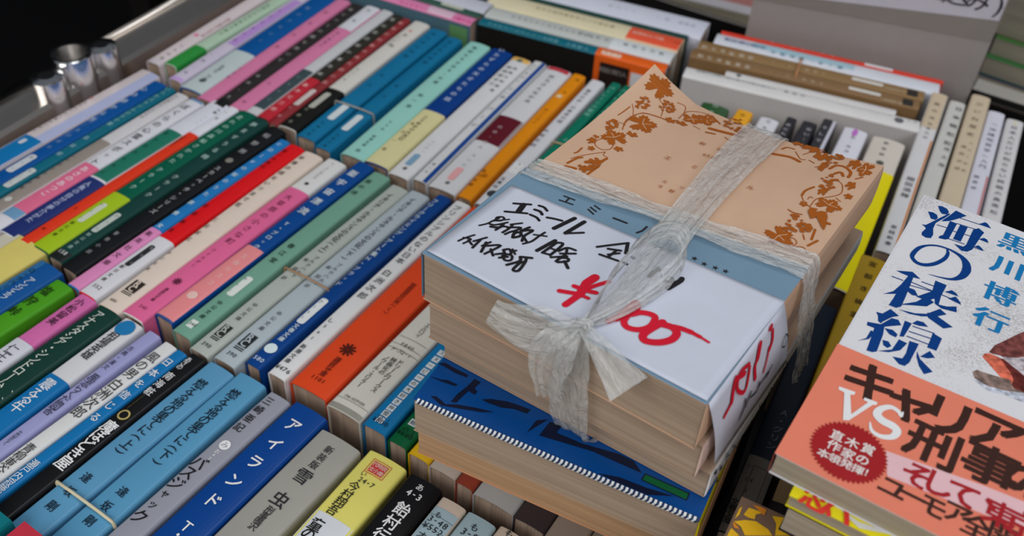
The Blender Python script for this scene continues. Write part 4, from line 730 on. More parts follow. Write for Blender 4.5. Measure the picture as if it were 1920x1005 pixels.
UM_UTEXT = [('キ',(13.6,42.1),17,'38201a',4,0),('ャ',(25.6,39.9),17,'38201a',4,0),('リ',(37.3,42.6),17,'38201a',4,0),('ア',(50.8,44.5),17,'38201a',4,0),('刑',(36.3,29.3),15.5,'38201a',4,0),('事',(52.1,31.6),15.5,'38201a',4,0),('の',(62.8,31.9),15.5,'38201a',4,0),('直',(12.3,16.1),4.0,'e4d0cc',2,0),('木',(16.8,16.1),4.0,'e4d0cc',2,0),('賞',(21.3,16.5),4.0,'e4d0cc',2,0),('作',(12.8,11.9),4.0,'e4d0cc',2,0),('家',(17.2,11.5),4.0,'e4d0cc',2,0),('の',(21.2,11.8),4.0,'e4d0cc',2,0),('本',(11.2,7.5),3.4,'e4d0cc',2,0),('領',(14.5,7.6),3.4,'e4d0cc',2,0),('発',(17.9,7.7),3.4,'e4d0cc',2,0),('揮',(21.2,7.8),3.4,'e4d0cc',2,0),('!',(23.6,8.2),3.4,'e4d0cc',2,0),('そ',(35.8,15.7),9.5,'9c1c24',3,0),('し',(42.0,16.3),9.5,'9c1c24',3,0),('て',(48.1,16.7),9.5,'9c1c24',3,0),('、',(52.5,15.1),9.5,'9c1c24',3,0),('東',(58.5,16.1),9.5,'9c1c24',3,0),('京',(64.3,16.4),9.5,'9c1c24',3,0),('ユ',(31.3,7.6),8,'38201a',3,0),('ー',(36.8,8.2),8,'38201a',3,0),('モ',(42.3,7.9),8,'38201a',3,0),('ア',(48.7,9.5),8,'38201a',3,0),('全',(54.0,8.6),8,'38201a',3,0),('開',(60.5,9.6),8,'38201a',3,0),('黒',(35.4,138.7),11,'1c8cd0',1,2),('川',(36.0,123.6),11,'1c8cd0',1,2),('博',(37.3,107.9),11,'1c8cd0',1,2),('行',(37.6,93.0),11,'1c8cd0',1,2)]
UM_BURST = ((17.0,12.3),[(5.7,9.5),(26.8,17.0),(10.1,21.2),(23.4,3.6)])
UM_USTRIP = [(25.7,19.2),(52.5,23.5),(77.1,26.0),(78.5,18.3),(54.9,13.8),(28.8,10.7)]
UM_BPOLY = [[(-0.6,18.4),(1.8,20.1),(6.0,19.4),(11.7,18.9),(11.9,17.6),(7.1,17.5),(2.1,18.4)],[(0.2,11.7),(1.9,12.1),(4.4,12.4),(6.6,13.3),(10.8,13.1),(10.1,12.0),(4.9,11.6)],[(14.7,18.4),(17.3,18.0),(16.7,14.5),(18.3,13.6),(18.1,11.8),(15.4,12.4),(14.5,7.8),(14.3,5.6),(12.2,5.1),(12.7,9.6),(13.9,13.7)],[(4.9,3.9),(6.5,4.8),(9.1,4.1),(11.2,3.2),(14.0,4.8),(20.8,6.8),(27.9,8.3),(23.8,6.0),(10.2,2.0)],[(21.2,11.1),(24.1,13.0),(29.8,14.7),(35.4,15.0),(36.8,14.1),(29.0,11.2),(23.9,10.8)],[(31.3,14.9),(38.4,15.3),(38.0,13.0),(32.4,12.7)],[(41.3,2.8),(42.1,11.9),(45.6,14.4),(41.5,5.6)],[(45.7,6.5),(46.5,13.6),(50.9,14.0),(50.5,10.4),(60.1,10.4),(73.1,12.3),(78.1,11.9),(82.3,8.6),(74.5,8.7),(64.6,9.0),(51.9,7.3)],[(69.6,1.7),(76.5,3.6),(85.9,3.9),(94.8,5.1),(86.8,1.4),(75.5,1.3)]]
UM_BGREEN = [(83.4,8.8),(98.8,8.4),(98.8,5.5),(83.2,6.0)]
UM_CPATCH = [('d8a81c',[(-130.7,24.7),(-129.2,22.5),(-132.5,22.1),(-134.8,22.9),(-135.3,24.6)]),('d8a81c',[(-131.8,21.0),(-128.5,20.6),(-128.0,18.5),(-127.9,16.2),(-129.6,17.8),(-131.5,17.5),(-132.0,19.6)]),('d8a81c',[(-135.8,22.6),(-133.4,19.9),(-131.9,16.9),(-132.5,12.6),(-134.6,11.8),(-138.6,17.8),(-136.4,20.0)]),('d8a81c',[(-140.1,23.9),(-138.5,22.3),(-139.6,19.2),(-142.4,23.4)]),('c87c24',[(-126.8,19.9),(-124.9,17.9),(-125.8,15.7),(-128.6,15.5),(-128.0,17.1),(-127.3,18.8)]),('c87c24',[(-136.9,23.4),(-136.0,22.5),(-137.5,20.0),(-138.0,21.6)]),('d8a81c',[(-127.2,13.3),(-125.0,10.1),(-124.9,6.6),(-124.4,0.6),(-125.1,-2.3),(-133.4,10.0),(-129.2,11.2)]),('d8a81c',[(-132.5,12.6),(-133.9,10.7),(-135.0,12.5)]),('c8842c',[(-124.2,0.2),(-124.2,-1.9),(-125.1,-2.3),(-126.7,0.2)])]
UM_YART = [(-135.5,-3.7),(-136.6,-9.1),(-135.9,-13.6),(-135.3,-18.8),(-141.3,-9.9),(-137.0,-6.1)]
UM_YTX = [('恋',(-135.5,2.8)),('ハ',(-136.2,-2.7))]
UM_UV = [(6.2,34.7),(11.1,35.5),(11.3,34.3),(10.2,33.5),(13.0,26.3),(15.6,33.8),(14.2,33.9),(14.1,35.0),(17.9,35.5),(18.1,34.3),(17.1,33.6),(13.2,23.6),(11.7,22.7),(8.4,33.3),(6.6,33.4)]
UM_US = [((25.5,36.3),0.4),((25.5,34.3),0.92),((24.3,35.7),1.45),((21.8,36.0),1.71),((19.6,33.5),2.11),((19.4,30.8),2.64),((21.5,29.4),2.9),((24.6,29.2),2.9),((26.2,28.0),2.51),((25.8,25.3),1.98),((23.4,23.5),1.71),((21.1,23.4),1.45),((19.6,24.4),1.05),((18.6,26.6),0.4)]
for _b in BOOKS: book(*_b)

# ------------------------------------------------------------------ rubber bands round pairs of books
def rubber_band(x, yc, yaw, wd, hh, label, hx='c8bc98', r=0.0006, slant=0.0, up=0.0008):
    c = math.radians(yaw); P = []
    z1 = Z0 + up; z0 = Z0 - hh
    for sy, z in ((1, z0), (1, z1-0.001), (0.97, z1), (0.5, z1+0.0003), (0, z1+0.0004), (-0.5, z1+0.0003), (-0.97, z1), (-1, z1-0.001), (-1, z0)):
        P.append((x - math.sin(c)*sy*wd/2 + math.cos(c)*slant*sy, yc + math.cos(c)*sy*wd/2 + math.sin(c)*slant*sy, z))
    o = tube('rubber_band', P, r, mat(hx, 0.6), closed=True, seg=6)
    return tag(o, label, 'rubber band', 'rubber bands round pairs of books')
def tube(name, P, r, M, closed=False, seg=8, parent=None, caps=True, flat=1.0, radii=None):
    vs = []; fs = []; n = len(P); P = [Vector(p) for p in P]; up0 = Vector((0, 0, 1))
    for i in range(n):
        a = P[(i-1) % n] if (closed or i > 0) else P[i]; b = P[(i+1) % n] if (closed or i < n-1) else P[i]
        d = (b-a).normalized(); u = up0 if abs(d.z) < 0.9 else Vector((1, 0, 0)); s = d.cross(u).normalized(); t = s.cross(d)
        rr = radii[i] if radii else r
        for k in range(seg):
            g = 2*math.pi*k/seg; vs.append(P[i] + s*math.cos(g)*rr + t*math.sin(g)*rr*flat)
    for i in range(n if closed else n-1):
        j = (i+1) % n
        for k in range(seg): fs.append((i*seg+k, j*seg+k, j*seg+(k+1) % seg, i*seg+(k+1) % seg))
    if caps and not closed: fs.append(tuple(range(seg))); fs.append(tuple((n-1)*seg+k for k in reversed(range(seg))))
    return new_obj(name, vs, fs, M, parent, smooth=True)
rubber_band(-0.2188, 0.2425, -1, 0.0325, 0.06, 'pale rubber band round the two sky blue books titled 燃える地の果てに', 'c8bea0', 0.0007)
rubber_band(0.055, 0.3315, 4.3, 0.0275, 0.06, 'grey rubber band round the two sky blue books of the back row', '8c8c88')
rubber_band(-0.0745, 0.2565, 0.2, 0.0275, 0.06, 'brown rubber band round the two grey ルネサンスの文化 volumes', 'a07c5c', 0.0005)
rubber_band(0.0955, 0.2095, 2.5, 0.0160, 0.06, 'tan rubber band round the two green books beside the bundle', 'b89878', 0.0005)
rubber_band(0.2650, 0.1290, 100.8, 0.0255, 0.06, 'orange rubber band round the two brown crosswise books', 'b88058', 0.0006)

# ------------------------------------------------------------------ a paperback lying flat: x across (0..W), y along (0..D), z up (0..T)
def flat_book(name, loc, yaw, W, D, T, cover_h, pages, label, group=None, rough=0.34, spine_h=None, defl=None, taper=0.0, overhang=0.0004, under=None):
    root = thing(name, label, 'book', loc, yaw, group)
    nx, ny = (52, 40) if defl else (8, 8); th = 0.0004
    df = defl or (lambda x, y: 0.0)
    def grid(z, e):
        vs = []
        for j in range(ny+1):
            for i in range(nx+1):
                y = e + (D-2*e)*j/ny; xa = taper*(y/D) + e; x = xa + (W - (0 if e == 0 else e*0.2) - xa)*i/nx
                vs.append((x, y, z + (df(x, y) if z > T*0.5 else 0)))
        return vs
    def slab(nm, z0, z1, e, M):
        a = grid(z0, e); b = grid(z1, e)
        if z0 > T*0.5 or z1 <= T*0.5: pass
        n = len(a); vs = a+b; fs = []; q = nx+1
        for j in range(ny):
            for i in range(nx):
                k = j*q+i; fs.append((k, k+q, k+q+1, k+1)); fs.append((n+k, n+k+1, n+k+q+1, n+k+q))
        for i in range(nx): fs.append((i, i+1, n+i+1, n+i)); k = ny*q+i; fs.append((k+1, k, n+k, n+k+1))
        for j in range(ny): k = j*q; fs.append((k+q, k, n+k, n+k+q)); k = j*q+nx; fs.append((k, k+q, n+k+q, n+k))
        return vs, fs
    M = mat(cover_h, rough); cv = MB()
    for z0, z1 in ((0, th), (T-th, T)):
        vs, fs = slab('c', z0, z1, 0.0, M); cv.add(vs, fs, mat(under, 0.6) if (under and z0 == 0) else M)
    SM = mat(spine_h or cover_h, rough)
    vs = []; fs = []; n = 10
    for j in range(n+1):
        y = D*j/n; zt_ = T + df(W, y)
        for k in range(5): a = -math.pi/2 + math.pi*k/4; vs.append((W + 0.0007*math.cos(a), y, (zt_/2) + (zt_/2)*math.sin(a)*0.999))
    for j in range(n):
        for k in range(4): p = j*5+k; fs.append((p, p+1, p+6, p+5))
    fs.append((4, 3, 2, 1, 0)); fs.append(tuple(n*5+k for k in range(5)))
    cv.add([(x, y, z) for x, y, z in vs], [tuple(reversed(f)) for f in fs], SM)
    cv.build('cover', root)
    vs, fs = slab('p', th+0.0001, T-th-0.0001, overhang, pages); new_obj('page_block', vs, fs, pages, root)
    return root
def frame_yaw(adir): return math.atan2(adir[1], adir[0])

# tied bundle: three volumes
BT = -0.0561; FLx, FLy = -0.12949, 0.14545
AD = (math.sin(BT), -math.cos(BT)); BD = (math.cos(BT), math.sin(BT))
def bw(a, b, z): return (FLx + AD[0]*a + BD[0]*b, FLy + AD[1]*a + BD[1]*b, Z0 + z)
YB = frame_yaw(AD)
DAx = [(0, 6.5), (4, 5.3), (12, 0.5), (25, -5.4), (33, -6.2), (59, -6.5), (82, -4.6), (98, -1.2), (105, 0)]
def dfl(x, y):
    w_ = max(0.0, (y*1000-85)/63)**2; a = x*1000
    if a <= 0: v = DAx[0][1]
    else:
        v = 0.0
        for (p, q), (r, s) in zip(DAx, DAx[1:]):
            if p <= a <= r: v = q + (s-q)*(a-p)/(r-p)
    return w_*v/1000
v3 = flat_book('paperback_book', bw(.0058, .0038, .0638), YB + math.radians(2.0), .1045, .148, .0124, 'a48c78', PAGE_FLAT, 'lowest of the three old cream-paged volumes tied together, resting on the blue book', 'three tied volumes', spine_h='e0dcda')
v2 = flat_book('paperback_book', bw(.0032, -.0012, .0764), YB + math.radians(2.2), .1035, .148, .0160, 'a48c78', PAGE_FLAT, 'middle one of the three old volumes tied together with plastic tape', 'three tied volumes', spine_h='d4b8ac')
v1 = flat_book('paperback_book', bw(0, 0, .0926), YB, .105, .148, .0210, 'c09e84', PAGE_FLAT, 'top volume of the tied bundle, salmon cover with a brown grapevine border', 'three tied volumes', rough=0.6, defl=dfl, taper=0.004)
zc = lambda a, b: 0.0210 + dfl(a, b)
mm = lambda P: [(p[0]/1000, p[1]/1000) for p in P]
# printed grapevine border and title on the cover
cp = MB(); OR = mat('985014', 0.6); f1 = lambda x, y: zc(x, y) + 0.00012
for w_, P in TR_COV: cp.stroke(mm(P), w_/1000, OR, f1)
rnd = random.Random(4)
for (c, rx, ry) in TR_LEAF:
    x, y = c[0]/1000, c[1]/1000; a0 = rnd.uniform(0, 6.28); r1_, r2_ = max(rx, .8)/860, max(ry, .8)/860
    sc_ = (r1_+r2_)/2*1.05; pts = []
    for k in range(40):
        a = 2*math.pi*k/40; lobes = 0.62 + 0.34*abs(math.cos(2.5*a)) + (0.09 if k % 2 else -0.07)
        if abs(a-math.pi) < 0.18: lobes = 0.2
        pts.append((x + r1_*lobes*math.cos(a+a0), y + r2_*lobes*math.sin(a+a0)))
    cp.poly(pts, OR, f1)
    if sc_ > 0.004:   # pale veins
        for k in range(3):
            a = a0 + (k-1)*1.25; cp.stroke([(x, y), (x + r1_*0.6*math.cos(a), y + r2_*0.6*math.sin(a))], 0.0003, mat('c09e84', 0.6), lambda x, y: f1(x, y) + 0.00004)
for (c, rx, ry) in TR_GRAPE:
    x, y = c[0]/1000, c[1]/1000
    for k in range(26):
        a = rnd.uniform(0, 6.28); d = math.sqrt(rnd.random()); r = rnd.uniform(0.0005, 0.0009)
        cp.disc(x + d*rx/1000*math.cos(a), y + d*ry/1000*math.sin(a), r, r*0.9, OR, f1, 9)
for P in TR_CPOLY: cp.poly(mm(P), OR, f1)
for ch, c, sz in TR_CTEXT: cp.glyph(ch, c[0]/1000, c[1]/1000, sz/1000*1.05, OR, f1, up=(0, 1), bold=0, serif=0)
cp.build('cover_print', v1)
# blue-grey band round the lower half of the cover, with the printed title
ob = MB(); OBM = mat('7896ac', 0.5)
def sheet(mb, P00, P10, P11, P01, off, M, n=20, fz=None):
    vs = []
    for j in range(n+1):
        for i in range(n+1):
            u, v = i/n, j/n
            x = (P00[0]*(1-u)+P10[0]*u)*(1-v) + (P01[0]*(1-u)+P11[0]*u)*v; y = (P00[1]*(1-u)+P10[1]*u)*(1-v) + (P01[1]*(1-u)+P11[1]*u)*v
            vs.append((x, y, (fz or zc)(x, y) + off))
    q = n+1; mb.add(vs, [(j*q+i, j*q+i+1, (j+1)*q+i+1, (j+1)*q+i) for j in range(n) for i in range(n)], M)
sheet(ob, (-0.0002, -0.0003), (.1052, -0.0003), (.1054, .0745), (-0.0002, .0605), 0.0003, OBM)
ob.add([(-0.0003, -0.0003, .0213), (-0.0003, .0605, .0213), (-0.0003, .0605, 0.001), (-0.0003, -0.0003, 0.001)], [(0, 1, 2, 3)], OBM)
bo = ob.build('obi_band', v1)
pb = MB(); BKI = mat('26262a', 0.45)
for w_, P in TR_PRT: pb.stroke(mm(P), w_/1000, BKI, lambda x, y: zc(x, y) + 0.00042)
def star(mb, x, y, r, M, fz):
    pts = []
    for k in range(10): a = math.pi/2 + k*math.pi/5; rr = r if k % 2 == 0 else r*0.42; pts.append((x+rr*math.cos(a), y+rr*math.sin(a)))
    mb.poly(pts, M, fz)
for c in TR_STARS: star(pb, c[0]/1000, c[1]/1000, 0.0012, BKI, lambda x, y: zc(x, y) + 0.00042)
pb.build('band_print', bo)

# white paper price slip folded over the top and the spine side
slip = thing('price_slip', 'white paper slip with brush-written characters and a red ¥800 price, folded over the tied bundle', 'price slip', bw(0, 0, .0926), YB)
sb = MB(); PW = mat('babecb', 0.6)
zs = lambda x, y: 0.0210 + 0.0009 + 0.0003*math.sin(x*60)*math.sin(y*50+1)*0.5
sheet(sb, (.0009, .0012), (.1046, .0006), (.1056, .0535), (.0024, .0478), 0.0, PW, 30, zs)
ZB = -.0138
def sside(b, z, off=0.0):   # spine-side plane leans outwards towards its foot; z here relative to the slip's root
    t_ = (0.0212 - z)/(0.0212 - ZB)
    return (.1056 + 0.0042*t_ + off, b, z)
n = 8; vs = []
for j in range(n+1):
    v = j/n; t_ = v
    for i in range(n+1):
        u = i/n; b = (0.0006 + 0.0085*t_)*(1-u) + (.0535 + .0105*t_)*u; z = 0.0216*(1-t_) + ZB*t_
        x = .1054 + 0.0046*t_ + 0.0012*math.sin(t_*3.0)
        vs.append((x, b, z - (0.0004 if j == 0 else 0)))
q = n+1; sb.add(vs, [(j*q+i, (j+1)*q+i, (j+1)*q+i+1, j*q+i+1) for j in range(n) for i in range(n)], PW)
pap = sb.build('paper_sheet', slip, smooth=True)
m_ = pap.modifiers.new('thickness', 'SOLIDIFY'); m_.thickness = 0.00012; m_.offset = -1
ik = MB(); INK = mat('1c1a1c', 0.5); RED = mat('c0142c', 0.45)
fi = lambda x, y: zs(x, y) + 0.00008
for w_, P in TR_INK: ik.stroke(mm(P), w_/1000, INK, fi)
for w_, P in TR_RED: ik.stroke(mm(P), w_/1000, RED, lambda x, y: fi(x, y) + 0.00004)
def side_map(v):   # (b, z) drawn flat -> leaning side plane
    b, z = v[0], v[1]; t_ = max(0, min(1.6, (0.0216 - z)/(0.0216 - ZB)))
    return (.1054 + 0.0046*t_ + 0.0012*math.sin(min(t_, 1.05)*3.0) + 0.0005, b, z)
tmp = MB()
for w_, P in TR_SRED: tmp.stroke([(p[0]/1000, p[1]/1000 - .0926) for p in P], w_/1000, RED, lambda x, y: 0)
for w_, P in TR_SINK: tmp.stroke([(p[0]/1000, p[1]/1000 - .0926) for p in P], w_/1000, INK, lambda x, y: 0)
for c in TR_SIDESTARS: star(tmp, c[0]/1000, c[1]/1000 - .0926, 0.0016, INK, lambda x, y: 0)
for i_, M_ in enumerate(tmp.mats):
    ik.add([side_map(v) for v in tmp.v], [f for f, m2 in zip(tmp.f, tmp.m) if m2 == i_], M_)
ik.build('brush_writing', slip)

# ------------------------------------------------------------------ blue book and peach book below the bundle, hidden carriers
BLx, BLy = -.1479, .1369; by_ = math.atan2(.0109, .1045)
BA = (math.sin(by_), -math.cos(by_)); BB_ = (math.cos(by_), math.sin(by_)); YBL = frame_yaw(BA)
blue = flat_book('paperback_book', (BLx, BLy, Z0 + .0458), YBL, .105, .148, .0176, '0e54a2', PAGE_FLAT, 'blue-covered book with dark brushwork, lying directly under the tied bundle', rough=0.22, spine_h='e0c014', under='a89078')
bp2 = MB(); DK = mat('16203c', 0.3); fb = lambda x, y: 0.0176 + 0.0001
for P in UM_BPOLY: bp2.poly(mm(P), DK, fb)
GRN = mat('0c7040', 0.3)
bp2.poly(mm(UM_BGREEN), GRN, lambda x, y: fb(x, y) + 0.00004)
g = mm(UM_BGREEN)
for i in range(4): bp2.stroke([g[i], g[(i+1) % 4]], 0.0004, DK, lambda x, y: fb(x, y) + 0.00007)
bp2.build('cover_print', blue)
hb = MB(); WH = mat('d4d6d8', 0.5); BLK = mat('2c4468', 0.5)
for k in range(62):
    x0 = 0.001 + k*0.103/62; wd = 0.103/62
    for j, M_ in ((0, WH), (1, BLK)):
        xa = x0 + j*wd/2; sl = 0.0007
        hb.add([(xa, -0.0004, .0164), (xa+wd/2, -0.0004, .0164), (xa+wd/2+sl, -0.0004, .0178), (xa+sl, -0.0004, .0178), (xa+sl, .0008, .0181), (xa+wd/2+sl, .0008, .0181)], [(0, 1, 2, 3), (3, 2, 5, 4)], M_)
hb.build('striped_edge_trim', blue)
peach = flat_book('paperback_book', (BLx + 0.001, BLy - 0.0006, Z0 + .0322), YBL, .105, .148, .0134, 'bc8c68', PAGE_PEACH, 'thin peach-edged book lying between the blue book and the upright spines', rough=0.6)
for k, (z, T_) in enumerate(((.0010, .0154), (.0166, .0154))):
    flat_book('paperback_book', (BLx + 0.024, BLy - 0.006, Z0 + z), YBL, .092, .118, T_, '6c625c', PAGE_PEACH, ('lower' if k == 0 else 'upper') + ' brownish book hidden in the shade under the peach-edged one', 'books hidden under the bundle')

# ------------------------------------------------------------------ plastic tape tied round the bundle
def tape_mat():
    M = bpy.data.materials.new('plastic_tape'); M.use_nodes = True; nt = M.node_tree; b = nt.nodes['Principled BSDF']
    b.inputs['Base Color'].default_value = (0.72, 0.73, 0.71, 1); b.inputs['Roughness'].default_value = 0.12; b.inputs['Specular IOR Level'].default_value = 0.7
    tc = nt.nodes.new('ShaderNodeUVMap'); mp = nt.nodes.new('ShaderNodeMapping'); mp.inputs['Scale'].default_value = (0.7, 4.2, 1)
    nz = nt.nodes.new('ShaderNodeTexNoise'); nz.inputs['Scale'].default_value = 1.6; nz.inputs['Detail'].default_value = 2; nz.inputs['Distortion'].default_value = 0.9
    n2 = nt.nodes.new('ShaderNodeTexNoise'); n2.inputs['Scale'].default_value = 8; n2.inputs['Detail'].default_value = 3; n2.inputs['Distortion'].default_value = 1.2
    ad = nt.nodes.new('ShaderNodeMath'); ad.operation = 'ADD'; bp_ = nt.nodes.new('ShaderNodeBump'); bp_.inputs['Strength'].default_value = 0.8; bp_.inputs['Distance'].default_value = 0.0020
    mr = nt.nodes.new('ShaderNodeMapRange'); mr.inputs['From Min'].default_value = 0.35; mr.inputs['From Max'].default_value = 0.7; mr.inputs['To Min'].default_value = 0.44; mr.inputs['To Max'].default_value = 0.60
    L = nt.links.new
    L(tc.outputs[0], mp.inputs['Vector']); L(mp.outputs[0], nz.inputs['Vector']); L(tc.outputs[0], n2.inputs['Vector'])
    L(nz.outputs['Fac'], ad.inputs[0]); L(n2.outputs['Fac'], ad.inputs[1]); L(ad.outputs[0], bp_.inputs['Height']); L(bp_.outputs[0], b.inputs['Normal'])
    L(nz.outputs['Fac'], mr.inputs['Value']); L(mr.outputs[0], b.inputs['Alpha'])
    return M
TAPE = tape_mat()
tape = thing('plastic_tape', 'translucent white plastic tape tied crosswise round the bundle with a bow at its front edge', 'tape', bw(0, 0, 0), YB)
def ribbon(name, path, widths, wdir=None, crinkle=0.0006, seed=1, fold=0.35, nw=12, sub=8):
    """a strip following path (list of (a, b, z) mm), with its width direction per point; crinkled lengthwise"""
    P = catmull([tuple(v/1000 for v in p) for p in path], sub); n = len(P); rn = random.Random(seed)
    W_ = catmull([(w_/1000,) for w_ in widths], sub); D_ = catmull([tuple(d) for d in wdir], sub)
    ph = [rn.uniform(0, 6.28) for _ in range(6)]; vs = []; uv = []; fs = []; s = 0
    for i in range(n):
        a = Vector(P[max(0, i-1)]); b = Vector(P[min(n-1, i+1)]); t = (b-a).normalized(); wd = Vector(D_[i]); wd = (wd - t*wd.dot(t)); wd = wd.normalized() if wd.length > 1e-6 else Vector((1, 0, 0))
        nn = wd.cross(t).normalized()
        if i: s += (Vector(P[i])-Vector(P[i-1])).length
        for k in range(nw+1):
            u = k/nw - 0.5
            h = crinkle*(math.sin(u*26+ph[0]+s*30) + 0.7*math.sin(u*47+ph[1]-s*70) + 0.6*math.sin(s*260+ph[2]+u*9) + 0.5*math.sin(s*520+ph[3]+u*30))*0.5
            vs.append(Vector(P[i]) + wd*u*W_[i][0] + nn*h); uv.append((s*18, u*W_[i][0]*55))
    for i in range(n-1):
        for k in range(nw): p = i*(nw+1)+k; fs.append((p, p+1, p+nw+2, p+nw+1))
    o = new_obj(name, vs, fs, TAPE, tape, smooth=True)
    ul = o.data.uv_layers.new(name='UVMap')
    for lp in o.data.loops: ul.data[lp.index].uv = uv[lp.vertex_index]
    return o
X_, Y_, Z_ = (1, 0, 0), (0, 1, 0), (0, 0, 1)
T1 = 115.3
# crosswise strip: left side, over the cover, down the spine side
ribbon('tape_strip', [(4, 60, 62), (2, 60, 85), (-.6, 60, 104), (.2, 60.5, 113.4), (5, 61, T1), (28, 63.5, T1), (54, 66.5, T1+.2), (80, 70, T1), (101, 73.5, T1-.2), (106.2, 74.5, 113), (108, 75, 100), (111.5, 78, 80), (113.5, 80, 62)],
       [10, 11, 11, 11, 11, 12, 9, 12, 14, 14, 15, 15, 14], [Y_]*13, 0.0008, 3)
# lengthwise strip: back edge over the cover to the knot and down the front pages
ribbon('tape_strip', [(59, 150, 66), (59, 150, 90), (58.5, 149.6, 104), (58.2, 147, 109.5), (58.5, 130, 112.2), (59.5, 105, T1+.2), (61, 72, T1+1.4), (62, 50, T1+1), (63, 28, T1+1), (62, 9, T1+1.6), (61, 1.5, T1+1.2)],
       [16, 17, 17, 17, 17, 15, 13, 13, 9, 5, 3.5], [X_]*11, 0.0008, 5)
ribbon('tape_strip', [(61, 1, T1+.6), (61.5, -1.6, 112), (61.6, -2.6, 104), (61.8, -2.9, 92), (62.5, -2.4, 78), (63.2, .5, 68), (63.4, 6, 63.6)],
       [4, 9, 12, 14, 14.5, 15, 15], [X_]*7, 0.0010, 8)
# bow: standing loop, flared left end, hanging end, right tail
ribbon('bow_loop', [(61, 3, T1+1.4), (59, 18, T1+4), (59, 34, T1+8), (61.5, 46, T1+10), (66.5, 52, T1+8), (71, 48.5, T1+4.5), (72, 38, T1+3), (70, 25, T1+2.4), (66, 12, T1+2.0), (62, 4, T1+1.6)],
       [3.5, 6, 7.5, 7.5, 7, 6.5, 6.5, 6.5, 5, 3.5], [(.5, 0, 1), (.2, 0, 1), (.1, 0, 1), (.2, .3, 1), (.1, .5, 1), (-.2, .3, 1), (-.5, 0, 1), (-.8, 0, 1), (-.8, 0, 1), (-.5, 0, 1)], 0.0008, 11)
ribbon('bow_end', [(61, 1.5, T1+1), (55, -2.5, T1-.5), (48, -5, T1-3.4), (40, -7, T1-3), (34, -8, T1-1.5)], [4, 13, 17, 13, 9], [(0, -.35, -1), (.1, -.35, -1), (.25, -.3, -1), (.3, -.3, -1), (.1, -.3, -1)], 0.0011, 14)
ribbon('bow_end', [(60.5, 1, T1+.8), (58, -4.5, T1-3), (56, -6.5, 106), (55.5, -7, 98), (56.5, -6.2, 90), (57, -5.5, 86.5)], [5, 13, 15, 12, 9.5, 9], [(1, .1, .1)]*6, 0.0010, 17)
ribbon('bow_end', [(61, 2, T1+1.3), (66, -.5, T1+1.7), (72, -3.5, T1+1.5), (78, -6, T1-.3), (84, -8, T1-2.5)], [3.5, 5.5, 8, 10.5, 13.5], [(.55, .85, .25)]*5, 0.0009, 21)
kn = []
for k in range(9): a = 2*math.pi*k/8; kn.append((61 + 2.6*math.cos(a), 1.5 + 1.2*math.sin(a*2), T1 + 1.2 + 1.8*math.sin(a)))
ribbon('bow_knot', kn, [4.5]*9, [Y_]*9, 0.0006, 23)

# ------------------------------------------------------------------ stack with the fish book at the right
UYAW = math.atan2(-.0031, .148); UA = (math.sin(UYAW), -math.cos(UYAW)); YU = frame_yaw(UA)
UMT = .0090
umi = flat_book('paperback_book', (-.1350, .0181, Z0 + .1072 - UMT), YU, .105, .148, UMT, 'ccccd2', PAGE_GREY, 'pale paperback titled 海の稜線 with a fish head and salmon band, atop the right-hand stack', rough=0.30)
# speckled grey art on the cover
um_cov = MB()
def speck():
    M = bpy.data.materials.new('speckled_cover'); M.use_nodes = True; nt = M.node_tree; b = nt.nodes['Principled BSDF']; b.inputs['Roughness'].default_value = 0.3
    tc = nt.nodes.new('ShaderNodeTexCoord'); nz = nt.nodes.new('ShaderNodeTexNoise'); nz.inputs['Scale'].default_value = 34; nz.inputs['Detail'].default_value = 2
    n2 = nt.nodes.new('ShaderNodeTexNoise'); n2.inputs['Scale'].default_value = 1500; n2.inputs['Detail'].default_value = 2
    ml = nt.nodes.new('ShaderNodeMath'); ml.operation = 'MULTIPLY'; cr = nt.nodes.new('ShaderNodeValToRGB')
    cr.color_ramp.elements[0].position = 0.27; cr.color_ramp.elements[0].color = lin('d0cfd2'); cr.color_ramp.elements[1].position = 0.44; cr.color_ramp.elements[1].color = lin('aeabaa')
    L = nt.links.new; L(tc.outputs['Object'], nz.inputs['Vector']); L(tc.outputs['Object'], n2.inputs['Vector']); L(nz.outputs['Fac'], ml.inputs[0]); L(n2.outputs['Fac'], ml.inputs[1]); L(ml.outputs[0], cr.inputs['Fac']); L(cr.outputs[0], b.inputs['Base Color'])
    return M
SPK = speck()
def fish_m(hx):
    M = mat(hx, 0.4, name='fish_' + hx).copy(); nt = M.node_tree
    for n_ in nt.nodes:
        if n_.type == 'TEX_NOISE': n_.inputs['Scale'].default_value = 420; n_.inputs['Detail'].default_value = 6
        if n_.type == 'MAP_RANGE': n_.inputs['From Min'].default_value = 0.35; n_.inputs['From Max'].default_value = 0.65; n_.inputs['To Min'].default_value = 0.55; n_.inputs['To Max'].default_value = 1.5
    return M
fu = lambda o: (lambda x, y: UMT + o)
sheet(um_cov, (.0005, .0522), (.1045, .0560), (.1045, .1475), (.0005, .1475), 0.0001, SPK, 2, lambda x, y: UMT)
BL = mat('0c4694', 0.3)
for hx, P in UM_FISH:
    um_cov.poly(mm([(min(p[0], 104.0), min(max(p[1], 55), 147)) for p in P]), fish_m(hx), fu(0.00013 + 0.00002*UM_FISH.index((hx, P))))
for P in UM_UPOLY: um_cov.poly(mm(P), BL, fu(0.00018))
for w_, P in UM_USTROKE: um_cov.stroke(mm(P), w_/1000, BL, fu(0.00018))
um_cov.stroke([(c[0]/1000, c[1]/1000) for c, _w in UM_UNO], 0, BL, fu(0.00018), ws=[_w/1000 for c, _w in UM_UNO])
